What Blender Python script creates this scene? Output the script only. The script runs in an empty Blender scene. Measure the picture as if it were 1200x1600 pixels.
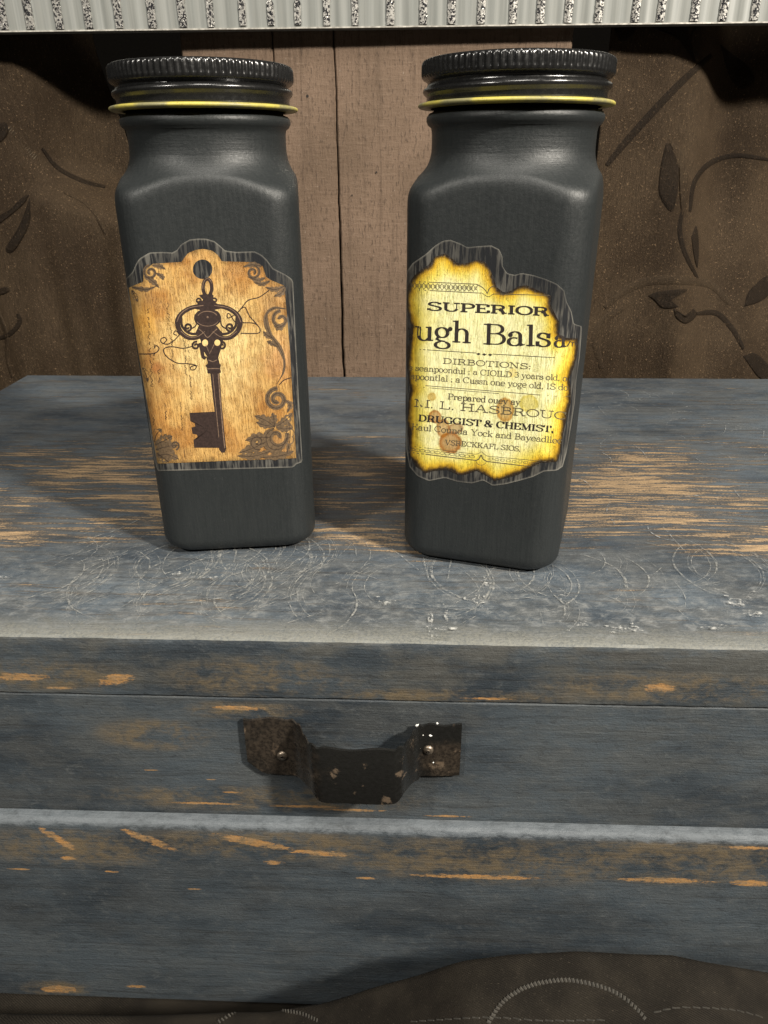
import bpy, math, random
import numpy as np
from mathutils import Vector, noise as mnoise

# ------------------------------------------------------------------ camera, world, lights
S = 0.01                       # the scene is measured in centimetres, built in metres
ZT = 19.6                      # height of the chest top above the floor (cm)
F, PITCH, YAW, ROLL, CH = 1151.2, .4472, .0173, -.0057, 15.0
scene = bpy.context.scene
C = scene.collection
cy_, sy_ = math.cos(YAW), math.sin(YAW)
FW = np.array([-sy_*math.cos(PITCH), cy_*math.cos(PITCH), -math.sin(PITCH)])
RT = np.array([cy_, sy_, 0.]); UP = np.cross(RT, FW)
R2 = RT*math.cos(ROLL)+UP*math.sin(ROLL); U2 = UP*math.cos(ROLL)-RT*math.sin(ROLL)
cam_d = bpy.data.cameras.new('camera'); cam = bpy.data.objects.new('camera', cam_d); C.objects.link(cam)
cam_d.sensor_fit = 'VERTICAL'; cam_d.sensor_height = 36.0; cam_d.lens = F/1600*36.0
cam_d.clip_start = .01; cam_d.clip_end = 50
from mathutils import Matrix
M = Matrix((R2, U2, -FW)).transposed().to_4x4(); M.translation = Vector((0, 0, (CH+ZT)*S)); cam.matrix_world = M
scene.camera = cam

world = bpy.data.worlds.new('World'); scene.world = world; world.use_nodes = True
wb = world.node_tree.nodes['Background']; wb.inputs[0].default_value = (1, .93, .85, 1); wb.inputs[1].default_value = .02

def area(name, loc, target, size, power, col):
    d = bpy.data.lights.new(name, 'AREA'); d.shape = 'DISK'; d.size = size; d.energy = power; d.color = col
    o = bpy.data.objects.new(name, d); C.objects.link(o)
    o.location = loc
    o.rotation_euler = (Vector(target)-Vector(loc)).to_track_quat('-Z', 'Y').to_euler()
    return o
TGT = (-.01, .32, .24)
area('lamp_right', (.94, -.50, 1.15), TGT, .13, 50, (1, .93, .82))
area('lamp_left', (-.80, -.62, 1.20), TGT, .15, 14, (1, .95, .86))
area('lamp_front', (.05, -.30, 1.50), TGT, .40, 11, (1, .95, .86))
vs = scene.view_settings
vs.view_transform = 'Standard'; vs.look = 'None'; vs.exposure = 0.0; vs.gamma = 1.0

# ------------------------------------------------------------------ helpers: rays, meshes, nodes
def ray(px, py):
    return FW+R2*(px-600)/F-U2*(py-800)/F
def at_y(px, py, Y):                 # cm, chest top is z=0
    d = ray(px, py); return np.array([0, 0, CH])+d*Y/d[1]
def at_z(px, py, z=0.):
    d = ray(px, py); return np.array([0, 0, CH])+d*(z-CH)/d[2]

def mesh(name, verts, faces, mat, parent=None, smooth=True, kind=None, edge_split=None):
    me = bpy.data.meshes.new(name)
    me.from_pydata([(v[0]*S, v[1]*S, v[2]*S) for v in verts], [], faces)
    me.materials.append(mat)
    if smooth:
        me.polygons.foreach_set('use_smooth', [True]*len(me.polygons))
        if edge_split: me.set_sharp_from_angle(angle=math.radians(edge_split))
    me.update()
    o = bpy.data.objects.new(name, me); C.objects.link(o)
    if parent: o.parent = parent
    if kind: o['kind'] = kind
    return o
def thing(name, label, cat, loc=(0, 0, 0), rz=0):
    o = bpy.data.objects.new(name, None); C.objects.link(o); o.empty_display_size = .02
    o.location = loc; o.rotation_euler = (0, 0, rz); o['label'] = label; o['category'] = cat
    return o
def grid_faces(nu, nv, wrap_u=False, flip=False):
    f = []
    for j in range(nv-1):
        for i in range(nu if wrap_u else nu-1):
            a, b = j*nu+i, j*nu+(i+1) % nu
            q = (a, b, b+nu, a+nu)
            f.append(q[::-1] if flip else q)
    return f
def n3(x, y, z): return mnoise.noise(Vector((x, y, z)))
def sstep(a, b, x):
    t = min(1, max(0, (x-a)/(b-a))); return t*t*(3-2*t)

class NT:
    def __init__(s, name):
        s.m = bpy.data.materials.new(name); s.m.use_nodes = True; s.t = s.m.node_tree; s.t.nodes.clear()
        s.out = s.t.nodes.new('ShaderNodeOutputMaterial')
        tc = s.t.nodes.new('ShaderNodeTexCoord'); s.P = s.vm('MULTIPLY', tc.outputs['Object'], (100, 100, 100))   # centimetres
    def put(s, sock, v):
        if isinstance(v, bpy.types.NodeSocket): s.t.links.new(v, sock)
        elif v is not None:
            if isinstance(v, (tuple, list)) and len(v) == 3 and sock.type == 'RGBA': v = (*v, 1)
            sock.default_value = v
    def vm(s, op, a, b=None):
        n = s.t.nodes.new('ShaderNodeVectorMath'); n.operation = op; s.put(n.inputs[0], a)
        if b is not None: s.put(n.inputs[1], b)
        return n.outputs['Value'] if op in ('LENGTH', 'DOT_PRODUCT', 'DISTANCE') else n.outputs[0]
    def ma(s, op, a, b=None, c=None, clamp=False):
        n = s.t.nodes.new('ShaderNodeMath'); n.operation = op; n.use_clamp = clamp; s.put(n.inputs[0], a)
        if b is not None: s.put(n.inputs[1], b)
        if c is not None: s.put(n.inputs[2], c)
        return n.outputs[0]
    def xyz(s, v):
        n = s.t.nodes.new('ShaderNodeSeparateXYZ'); s.put(n.inputs[0], v); return n.outputs
    def scl(s, v, k): return s.vm('MULTIPLY', v, k)
    def noise(s, v, scale=1., detail=4., rough=.55, dist=0.):
        n = s.t.nodes.new('ShaderNodeTexNoise'); s.put(n.inputs['Vector'], v); n.inputs['Scale'].default_value = scale
        n.inputs['Detail'].default_value = detail; n.inputs['Roughness'].default_value = rough; n.inputs['Distortion'].default_value = dist
        return n.outputs['Fac']
    def noisec(s, v, scale=1., detail=3.):
        n = s.t.nodes.new('ShaderNodeTexNoise'); s.put(n.inputs['Vector'], v); n.inputs['Scale'].default_value = scale
        n.inputs['Detail'].default_value = detail; return n.outputs['Color']
    def voro(s, v, scale, out='Distance', feature='F1'):
        n = s.t.nodes.new('ShaderNodeTexVoronoi'); n.feature = feature; s.put(n.inputs['Vector'], v); n.inputs['Scale'].default_value = scale
        return n.outputs[out]
    def sm(s, x, a, b, lo=0., hi=1.):
        n = s.t.nodes.new('ShaderNodeMapRange'); n.interpolation_type = 'SMOOTHSTEP'; s.put(n.inputs[0], x)
        for i, v in zip((1, 2, 3, 4), (a, b, lo, hi)): n.inputs[i].default_value = v
        return n.outputs[0]
    def mix(s, f, a, b, bt='MIX'):
        n = s.t.nodes.new('ShaderNodeMix'); n.data_type = 'RGBA'; n.blend_type = bt
        s.put(n.inputs[0], f); s.put(n.inputs[6], a); s.put(n.inputs[7], b); return n.outputs[2]
    def attr(s, name):
        n = s.t.nodes.new('ShaderNodeAttribute'); n.attribute_name = name; return n.outputs['Color']
    def bump(s, h, strength=.3, dist=.0005, normal=None):
        n = s.t.nodes.new('ShaderNodeBump'); n.inputs['Strength'].default_value = strength; n.inputs['Distance'].default_value = dist
        s.put(n.inputs['Height'], h)
        if normal is not None: s.put(n.inputs['Normal'], normal)
        return n.outputs[0]
    def bsdf(s, col, rough=.5, metal=0., normal=None, spec=.5, sheen=0., alpha=None, coat=0.):
        n = s.t.nodes.new('ShaderNodeBsdfPrincipled'); s.put(n.inputs['Base Color'], col); s.put(n.inputs['Roughness'], rough)
        s.put(n.inputs['Metallic'], metal); s.put(n.inputs['Specular IOR Level'], spec)
        if sheen: n.inputs['Sheen Weight'].default_value = sheen; n.inputs['Sheen Roughness'].default_value = .4; n.inputs['Sheen Tint'].default_value = (.62, .42, .25, 1)
        if normal is not None: s.put(n.inputs['Normal'], normal)
        if alpha is not None: s.put(n.inputs['Alpha'], alpha)
        if coat: n.inputs['Coat Weight'].default_value = coat
        s.t.links.new(n.outputs[0], s.out.inputs[0]); return s.m
    def ell(s, X, Y, cx, cyy, rx, ry, ang=0.):      # 1 inside an ellipse, falling to 0 outside
        dx = s.ma('SUBTRACT', X, cx); dy = s.ma('SUBTRACT', Y, cyy); c, q = math.cos(ang), math.sin(ang)
        u = s.ma('MULTIPLY_ADD', dx, c/rx, s.ma('MULTIPLY', dy, q/rx)); v = s.ma('MULTIPLY_ADD', dy, c/ry, s.ma('MULTIPLY', dx, -q/ry))
        d = s.ma('ADD', s.ma('MULTIPLY', u, u), s.ma('MULTIPLY', v, v))
        return s.ma('SUBTRACT', 1., s.ma('MULTIPLY', d, .5), clamp=True)
    def maxof(s, L):
        r = L[0]
        for k in L[1:]: r = s.ma('MAXIMUM', r, k)
        return r

# ------------------------------------------------------------------ materials
BLUE_D, BLUE_L, GREY, DARK = (.036, .047, .060), (.086, .106, .126), (.092, .093, .088), (.027, .026, .025)
TAN, ORANGE, PALE = (.36, .235, .12), (.36, .19, .065), (.36, .35, .31)
def painted_wood(name, face, wear_bands=(), wear_spots=(), brown_spots=(), grey_amt=.5, wear_gain=1.0, dust=0., seed=0., top_z=None):
    """worn blue-grey paint on pine: grain runs along x; face 'top' uses x,y and 'front' uses x,z"""
    n = NT(name); X, Y, Z = n.xyz(n.P); V = Y if face == 'top' else Z
    cmb = n.t.nodes.new('ShaderNodeCombineXYZ'); n.put(cmb.inputs[0], X); n.put(cmb.inputs[1], V if face == 'top' else n.ma('ADD', Z, Y)); cmb.inputs[2].default_value = seed
    P = n.vm('ADD', cmb.outputs[0], n.scl(n.noisec(cmb.outputs[0], .25, 3), (.9, .5, 0)))
    Q = cmb.outputs[0]
    grain = n.noise(n.scl(P, (.16, 3.2, 1)), 1, 7, .62)
    fine = n.noise(n.scl(P, (1.0, 13, 1)), 1, 6, .65)
    blot = n.noise(n.scl(P, (.10, .22, 1)), 1, 5, .6)
    blot2 = n.noise(n.scl(P, (.35, .7, 1)), 1, 8, .68)
    mot = n.noise(n.scl(Q, (1.0, 1.5, 1)), 1.7, 9, .74, .4)
    speck = n.noise(Q, 9, 6, .72)
    col = n.mix(n.sm(blot, .36, .64), BLUE_D, BLUE_L)
    col = n.mix(n.ma('MULTIPLY', n.sm(blot2, .40, .60), grey_amt), col, GREY)
    col = n.mix(n.sm(mot, .52, .72, 0, .55), col, (.150, .160, .165))
    col = n.mix(n.sm(mot, .46, .32, 0, .6), col, (.034, .038, .043))
    col = n.mix(n.sm(grain, .52, .70, 0, .58 if face == 'top' else .45), col, DARK)
    col = n.mix(n.sm(fine, .58, .75, 0, .40), col, DARK)
    col = n.mix(n.sm(speck, .60, .70, 0, .45), col, (.21, .215, .215))
    col = n.mix(n.sm(speck, .40, .30, 0, .5), col, DARK)
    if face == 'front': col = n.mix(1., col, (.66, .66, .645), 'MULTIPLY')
    if brown_spots:
        bm = n.maxof([n.ell(X, V, *b) for b in brown_spots])
        bm = n.ma('MULTIPLY', n.sm(bm, .1, .9), n.sm(n.ma('MULTIPLY_ADD', mot, .6, n.ma('MULTIPLY', blot2, .5)), .46, .66, .0, .85))
        if top_z: bm = n.ma('MULTIPLY', bm, n.sm(V, top_z, top_z-.3))
        col = n.mix(bm, col, (.118, .088, .050))
    if wear_bands:
        terms = []
        for (v0, v1, v2, v3, g) in wear_bands:
            terms.append(n.ma('MULTIPLY', n.ma('MULTIPLY', n.sm(V, v0, v1), n.sm(V, v2, v3, 1, 0)), g))
        w = n.maxof(terms)
        st = n.noise(n.scl(P, (.26, 3.6, 1)), 1, 9, .68)
        area_n = n.noise(n.scl(P, (.09, .17, 1)), 1.3, 3, .5)
        v = n.ma('ADD', st, n.ma('MULTIPLY', n.ma('SUBTRACT', area_n, .5), .60))
        v = n.ma('ADD', v, n.ma('MULTIPLY', n.ma('SUBTRACT', w, 1.), .3))
        v2 = n.ma('ADD', n.ma('MULTIPLY_ADD', n.ma('SUBTRACT', speck, .5), .30, v), n.ma('MULTIPLY', n.ma('SUBTRACT', fine, .5), .35))
        wm = n.sm(v2, .575/wear_gain, .665/wear_gain)
        dk = n.sm(n.ma('MULTIPLY_ADD', n.ma('SUBTRACT', mot, .5), .25, v), .44/wear_gain, .60/wear_gain, 0, .72)
        col = n.mix(dk, col, (.050, .043, .036))
        col = n.mix(n.ma('MULTIPLY', wm, .9), col, n.mix(n.sm(fine, .38, .62), (.44, .30, .165), (.20, .145, .09)))
    if wear_spots:
        sp = n.maxof([n.ell(X, V, *b) for b in wear_spots])
        dry = n.sm(n.noise(n.scl(Q, (1.3, 6, 1)), 1.3, 9, .74), .40, .60)
        dr2 = n.sm(n.noise(Q, 5.5, 7, .75), .38, .62)
        wsp = n.ma('MULTIPLY_ADD', sp, .75, n.ma('MULTIPLY_ADD', dry, .42, n.ma('MULTIPLY', dr2, .28)))
        wsp = n.ma('MULTIPLY', wsp, n.sm(sp, .0, .35))
        if top_z: wsp = n.ma('MULTIPLY', wsp, n.sm(V, top_z+.05, top_z-.15))
        col = n.mix(n.sm(wsp, .62, .98, 0, .92), col, n.mix(n.sm(mot, .4, .6), ORANGE, (.25, .16, .08)))
    if top_z: col = n.mix(n.ma('MULTIPLY', n.sm(n.ma('MULTIPLY_ADD', n.ma('SUBTRACT', mot, .5), .9, V), top_z-.25, top_z), n.sm(mot, .35, .6, .4, .9)), col, (.105, .118, .130))
    if dust:
        dn = n.ma('MULTIPLY', n.sm(mot, .44, .66), n.ma('MULTIPLY', n.sm(V, 8.0, 1.5), dust))
        col = n.mix(dn, col, (.24, .245, .24))
        edge = n.ma('MULTIPLY', n.sm(n.ma('MULTIPLY_ADD', n.ma('SUBTRACT', mot, .5), 2.2, V), 1.5, .1), n.sm(speck, .30, .62, .25, .9))
        col = n.mix(edge, col, (.18, .18, .16))
    h = n.ma('ADD', n.ma('MULTIPLY', grain, -.8), n.ma('ADD', n.ma('MULTIPLY', fine, -.5), n.ma('ADD', n.ma('MULTIPLY', speck, .6), n.ma('MULTIPLY', mot, .8))))
    rough = n.sm(blot2, .3, .7, .48, .70)
    return n.bsdf(col, rough, normal=n.bump(h, .6, .0007), spec=.42)

def speckled_fabric(name, c0, c1, sheen=.15, thread=(14, 14, 1.6)):
    n = NT(name); P = n.P
    big = n.noise(P, .16, 4, .6); weave = n.noise(n.scl(P, thread), 1, 4, .7); gl = n.noise(P, 7.5, 5, .8)
    col = n.mix(n.sm(big, .35, .65), c0, c1)
    col = n.mix(n.sm(weave, .42, .66, 0, .55), col, tuple(v*.45 for v in c0))
    col = n.mix(n.sm(gl, .57, .70, 0, .75), col, tuple(min(1, v*5.5) for v in c1))
    h = n.ma('ADD', weave, n.ma('MULTIPLY', gl, 1.2))
    return n.bsdf(col, .62, normal=n.bump(h, .8, .001), sheen=sheen, spec=.12)

def bottle_paint():
    n = NT('charcoal_chalk_paint'); P = n.P
    br = n.noise(n.scl(P, (9, 9, .7)), 1, 6, .65); br2 = n.noise(n.scl(P, (.6, .6, 9)), 1, 6, .65); sp = n.noise(P, 8, 6, .7); sc = n.noise(n.scl(P, (2.2, 2.2, 1.4)), 1.5, 8, .78, 1.5)
    col = n.mix(n.sm(br, .3, .7), (.0150, .0174, .0182), (.0190, .0216, .0222))
    col = n.mix(n.sm(sc, .62, .72, 0, .35), col, (.09, .09, .085))
    Z = n.xyz(P)[2]
    up = n.sm(Z, 14.1, 14.9)
    nz = n.ma('ADD', n.ma('MULTIPLY', br, n.sm(Z, 14.9, 14.1)), n.ma('MULTIPLY', br2, up))
    return n.bsdf(col, n.sm(sp, .3, .7, .40, .52), normal=n.bump(n.ma('ADD', nz, n.ma('MULTIPLY', sp, .9)), .28, .0005), spec=.38)

def simple(name, col, rough=.5, metal=0., var=.3, scale=3., bump=.2, spec=.5, coat=0.):
    n = NT(name); a = n.noise(n.P, scale, 6, .65)
    c = n.mix(n.sm(a, .3, .7), tuple(v*(1-var) for v in col), tuple(min(1, v*(1+var)) for v in col))
    return n.bsdf(c, n.sm(a, .3, .7, max(.05, rough-.08), rough+.08), metal, n.bump(a, bump, .0004), spec, coat=coat)

def lid_metal():
    n = NT('black_lid_paint'); a = n.noise(n.P, 6, 6, .7)
    col = n.mix(n.sm(a, .62, .75, 0, .4), (.010, .010, .010), (.05, .048, .042))
    return n.bsdf(col, n.sm(a, .3, .7, .17, .32), normal=n.bump(n.noise(n.P, 3, 4, .6), .15, .0004), spec=.6)
def ring_metal():
    n = NT('yellow_worn_rim'); a = n.noise(n.P, .8, 4, .6); Xs = n.xyz(n.P)
    col = n.mix(n.sm(a, .40, .62), (.42, .36, .075), (.20, .185, .09))
    col = n.mix(n.sm(n.noise(n.P, 9, 4, .7), .58, .7, 0, .6), col, (.05, .05, .04))
    return n.bsdf(col, .42, .0, n.bump(n.noise(n.P, 7, 4, .6), .2, .0004))
def backing_mat():
    n = NT('black_streaked_decal'); P = n.P
    v = n.noise(n.scl(P, (9, 9, .8)), 1, 5, .6); b = n.noise(P, .7, 3, .5)
    col = n.mix(n.sm(v, .44, .58), (.012, .013, .015), n.mix(n.sm(b, .35, .65), (.038, .037, .034), (.105, .100, .088)))
    col = n.mix(n.ma('MULTIPLY', n.xyz(n.attr('tint'))[0], n.sm(b, .3, .6, .3, .8)), col, (.20, .19, .165))
    return n.bsdf(col, .42, normal=n.bump(v, .5, .0004), spec=.5)
def paper_mat(name, streak, blotch=(.80, .72, .52)):
    n = NT(name); P = n.P; col = n.attr('tint')
    w = n.noise(n.vm('ADD', n.scl(P, (7.5, 7.5, .55)), n.scl(n.noisec(P, .8, 2), (1.2, 1.2, .4))), 1, 5, .62)
    w2 = n.noise(P, 2.2, 6, .7); w3 = n.noise(n.scl(P, (16, 16, 1.2)), 1, 3, .6)
    rd = n.sm(n.ma('ABSOLUTE', n.ma('SUBTRACT', w, .5)), .0, .028, 1, 0); rd2 = n.sm(n.ma('ABSOLUTE', n.ma('SUBTRACT', w3, .5)), .0, .05, 1, 0)
    gate = n.sm(n.noise(P, .9, 4, .6), .36, .60)
    col = n.mix(n.ma('MULTIPLY', rd, n.ma('MULTIPLY', gate, .75)), col, streak, 'MULTIPLY')
    col = n.mix(n.ma('MULTIPLY', rd2, .42), col, streak, 'MULTIPLY')
    col = n.mix(n.sm(w2, .42, .70, 0, .55), col, blotch, 'MULTIPLY')
    w = n.ma('SUBTRACT', w2, n.ma('ADD', rd, rd2))
    return n.bsdf(col, .45, normal=n.bump(w, .5, .0005), spec=.45)
def ink(name, col, fade=.0):
    n = NT(name); P = n.P; a = n.noise(n.scl(P, (7.5, 7.5, 1.2)), 1, 5, .65); b = n.noise(P, 12, 4, .7)
    c = n.mix(n.sm(b, .3, .7), col, tuple(v*1.9 for v in col))
    al = n.sm(n.ma('ADD', n.ma('MULTIPLY', a, .5), n.ma('MULTIPLY', b, .5)), .36, .46, 1-fade, 1)
    return n.bsdf(c, .5, alpha=al if fade else None)

M_BOT = bottle_paint(); M_LID = lid_metal(); M_RING = ring_metal(); M_BACK = backing_mat()
M_KEYP = paper_mat('aged_tan_paper', (.42, .33, .20), (.72, .58, .38)); M_YELP = paper_mat('yellow_burnt_paper', (.50, .50, .26), (.90, .86, .55))
M_INK = ink('black_print', (.016, .012, .010)); M_INK2 = ink('faded_print', (.060, .050, .030), .35)
M_KEY = ink('dark_brown_print', (.020, .012, .010)); M_KEYL = ink('brown_highlight_print', (.115, .075, .050)); M_ORN = ink('brown_ornament_print', (.075, .050, .028), .45); M_ORND = ink('dark_ornament_print', (.030, .020, .014), .2)

# ------------------------------------------------------------------ floor and cloth
m_floor = simple('dark_floor', (.03, .025, .02), .7)
fl = mesh('floor', [(-120, -60, -ZT-.9+ZT), (120, -60, -.9), (120, 176, -.9), (-120, 176, -.9)], [(0, 1, 2, 3)], m_floor, smooth=False); fl['kind'] = 'structure'
crest_px = [(-200, 1596), (0, 1590), (200, 1594), (420, 1586), (500, 1573), (560, 1556), (620, 1536), (720, 1504), (800, 1494), (900, 1489), (1050, 1495), (1200, 1522), (1400, 1560)]
CY = 17.6
crest = [at_y(x, y, CY) for x, y in crest_px]
cxs = [p[0] for p in crest]; czs = [p[2]+ZT for p in crest]
def crest_z(x): return float(np.interp(x, cxs, czs))
def cloth_z(x, y):
    h = crest_z(x) + .10*n3(x*.5, y*.5, 2)
    if y > 19.0:
        t = sstep(CY, 19.55, y); z = h*(1-t)
    elif y > CY:
        t = sstep(CY, 19.55, y); z = h*(1-t)
    else:
        z = h - .055*(CY-y)**1.3 + .25*n3(x*.22, y*.22, 5)*min(1, (CY-y)/2)
    return max(z, -.35) if y < 19.5 else -.35+0*z
cloth = thing('quilted_cloth', 'dark brown twill cloth with pale curved stitching bunched before the chest', 'cloth', (0, 0, 0))
xs = np.linspace(-34, 34, 170); ys = np.concatenate([np.linspace(4, 20, 90), np.linspace(20.5, 62, 30)])
cv = [(x, y, cloth_z(x, y)) for y in ys for x in xs]
def cloth_mat():
    n = NT('brown_twill'); P = n.P; X, Y, Z = n.xyz(P)
    tw = n.t.nodes.new('ShaderNodeTexWave'); tw.inputs['Scale'].default_value = 4.2; tw.inputs['Distortion'].default_value = 1.5; tw.inputs['Detail'].default_value = 2
    n.put(tw.inputs['Vector'], n.scl(P, (1, 1.6, 1.0))); tw.bands_direction = 'DIAGONAL'
    b = n.noise(P, .5, 5, .6); s = n.noise(P, 13, 5, .75)
    col = n.mix(n.sm(b, .35, .65), (.0105, .0088, .0068), (.021, .0175, .013))
    col = n.mix(n.ma('MULTIPLY', tw.outputs['Fac'], .45), col, (.010, .008, .006))
    col = n.mix(n.sm(s, .58, .70, 0, .5), col, (.075, .062, .046))
    return n.bsdf(col, .8, normal=n.bump(n.ma('ADD', s, tw.outputs['Fac']), .6, .0006), spec=.12)
mesh('fabric', cv, grid_faces(len(xs), len(ys)), cloth_mat(), cloth)
m_thread = simple('pale_thread', (.042, .038, .031), .8, var=.4, scale=9)
def cloth_hit(px, py):
    Y0 = 4.; prev = None
    for Y in np.linspace(8, 19, 800):
        p = at_y(px, py, Y)
        if p[2]+ZT <= cloth_z(p[0], p[1]): return np.array([p[0], p[1], cloth_z(p[0], p[1])])
    return np.array([p[0], p[1], cloth_z(p[0], p[1])])
def resample(pts, step):
    pts = [np.array(p, float) for p in pts]; out = [pts[0]]; acc = 0
    dense = []
    for a, b in zip(pts[:-1], pts[1:]):
        k = max(2, int(np.linalg.norm(b-a)/(step*.1)))
        dense += [a+(b-a)*t for t in np.linspace(0, 1, k, endpoint=False)]
    dense.append(pts[-1])
    for a, b in zip(dense[:-1], dense[1:]):
        acc += np.linalg.norm(b-a)
        if acc >= step: out.append(b); acc = 0
    return out
def catmull(pts, n=8):
    P = [np.array(p, float) for p in pts]; P = [2*P[0]-P[1]]+P+[2*P[-1]-P[-2]]; out = []
    for i in range(1, len(P)-2):
        for t in np.linspace(0, 1, n, endpoint=False):
            a, b, c, d = P[i-1:i+3]
            out.append(.5*((2*b)+(c-a)*t+(2*a-5*b+4*c-d)*t*t+(3*b-a-3*c+d)*t**3))
    out.append(P[-2]); return out
def stitches(pxs, width, length, gap, skew):
    pts = resample([cloth_hit(*p) for p in catmull(pxs, 8)], gap); v = []; f = []
    for a, b in zip(pts[:-1], pts[1:]):
        t = b-a; t /= max(1e-6, np.linalg.norm(t)); nrm = np.array([0, -.5, .86]); s = np.cross(t, nrm)
        c, q = math.cos(skew), math.sin(skew); d = t*c+s*q; e = np.cross(d, nrm); m = (a+b)/2
        k = len(v)
        for (i, j, hgt) in ((-1, -1, 0), (1, -1, 0), (1, 1, 0), (-1, 1, 0), (-.7, 0, 1), (.7, 0, 1)):
            v.append(m+d*i*length/2+e*j*width/2+nrm*(.01+.045*hgt))
        f += [(k, k+1, k+5, k+4), (k+2, k+3, k+4, k+5), (k, k+4, k+3), (k+1, k+2, k+5)]
    mesh('stitching', v, f, m_thread, cloth, smooth=False)
stitches([(762, 1600), (785, 1567), (815, 1546), (850, 1535), (890, 1532), (935, 1541), (970, 1556), (1000, 1582), (1012, 1600)], .10, .16, .13, 1.25)
stitches([(640, 1597), (700, 1593), (770, 1590), (850, 1595), (960, 1594)], .05, .28, .34, .1)
stitches([(1020, 1583), (1055, 1575), (1100, 1575), (1150, 1579), (1200, 1592)], .05, .28, .34, .1)
stitches([(340, 1598), (375, 1580), (420, 1578), (470, 1584), (500, 1597)], .07, .16, .13, 1.2)

# ------------------------------------------------------------------ chest
CHW = -1.3*math.pi/180
chest = thing('wooden_chest', 'worn blue grey painted wooden chest with a bent metal pull on its front', 'chest', (0, .2088, 0), CHW)
cr, sr = math.cos(CHW), math.sin(CHW)
def loc_chest(p):             # world cm (top z=0) -> chest local cm (floor z=0)
    x, y, z = p[0], p[1]-20.88, p[2]; return np.array([x*cr+y*sr, -x*sr+y*cr, z+ZT])
def front_px(px, py, yloc=0.):      # pixel on a chest-front plane at local depth yloc
    d = ray(px, py); o = loc_chest((0, 0, CH)); dl = np.array([d[0]*cr+d[1]*sr, -d[0]*sr+d[1]*cr, d[2]])
    t = (yloc-o[1])/dl[1]; return o+dl*t
DEP, XL, XR = 34.6, -29.3, 36.0
def F2(px, py, rx, ry, ang=0., yl=0.):
    p = front_px(px, py, yl); return (p[0], p[2], rx, ry, ang)
ZD, ZR = ZT-2.52, ZT-8.35          # top of the front board, top of the lower rail
m_top = painted_wood('worn_paint_top', 'top', wear_bands=((5.0, 7.2, 16, 28, 1.0), (-1, 0, 31, 37, .5)), grey_amt=.5, wear_gain=1.11, dust=.42)
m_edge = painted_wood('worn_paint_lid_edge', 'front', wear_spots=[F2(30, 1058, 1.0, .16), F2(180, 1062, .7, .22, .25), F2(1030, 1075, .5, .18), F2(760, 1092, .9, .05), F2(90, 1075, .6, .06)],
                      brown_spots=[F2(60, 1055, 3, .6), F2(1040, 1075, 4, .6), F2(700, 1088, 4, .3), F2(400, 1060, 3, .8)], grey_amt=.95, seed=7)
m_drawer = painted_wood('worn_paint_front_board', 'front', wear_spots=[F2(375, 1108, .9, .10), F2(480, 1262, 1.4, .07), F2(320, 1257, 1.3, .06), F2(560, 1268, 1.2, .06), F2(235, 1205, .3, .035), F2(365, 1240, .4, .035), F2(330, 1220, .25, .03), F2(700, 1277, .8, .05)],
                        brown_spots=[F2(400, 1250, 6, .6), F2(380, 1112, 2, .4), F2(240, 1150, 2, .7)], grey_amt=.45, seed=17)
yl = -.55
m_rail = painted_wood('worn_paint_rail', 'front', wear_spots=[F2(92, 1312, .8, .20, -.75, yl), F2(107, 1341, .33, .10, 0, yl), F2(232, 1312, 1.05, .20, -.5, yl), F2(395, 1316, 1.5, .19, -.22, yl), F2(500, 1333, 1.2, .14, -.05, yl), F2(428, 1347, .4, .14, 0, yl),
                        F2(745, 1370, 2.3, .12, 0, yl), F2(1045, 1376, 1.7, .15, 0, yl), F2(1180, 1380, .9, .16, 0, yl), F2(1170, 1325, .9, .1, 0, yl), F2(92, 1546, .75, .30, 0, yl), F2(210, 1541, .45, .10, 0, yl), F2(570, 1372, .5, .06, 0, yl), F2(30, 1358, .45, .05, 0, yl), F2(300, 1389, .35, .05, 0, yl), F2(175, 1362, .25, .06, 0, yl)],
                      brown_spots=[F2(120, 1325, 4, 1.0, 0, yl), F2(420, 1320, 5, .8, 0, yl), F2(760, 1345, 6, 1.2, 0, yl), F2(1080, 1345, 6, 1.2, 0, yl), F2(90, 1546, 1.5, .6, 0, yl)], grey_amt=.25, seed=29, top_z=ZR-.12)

def sweep(name, prof, mats, x0, x1, nx, parent, jit=.02, closed=True, sharp=35):
    xs = np.linspace(x0, x1, nx); n = len(prof); v = []
    for x in xs:
        for k, (y, z) in enumerate(prof):
            v.append((x, y+jit*n3(x*.3, k*.3, 1)+jit*.6*n3(x*4, k*2.1, 4), z+jit*n3(x*.8, k*3.1, 9)+jit*.6*n3(x*4, k*2.1, 14)))
    f = grid_faces(n, nx, wrap_u=True, flip=False); f.append(tuple(range(n))[::-1]); f.append(tuple(range(n*(nx-1), n*nx)))
    o = mesh(name, v, f, mats[0], parent, edge_split=sharp)
    for m in mats[1:]: o.data.materials.append(m)
    return o
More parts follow.
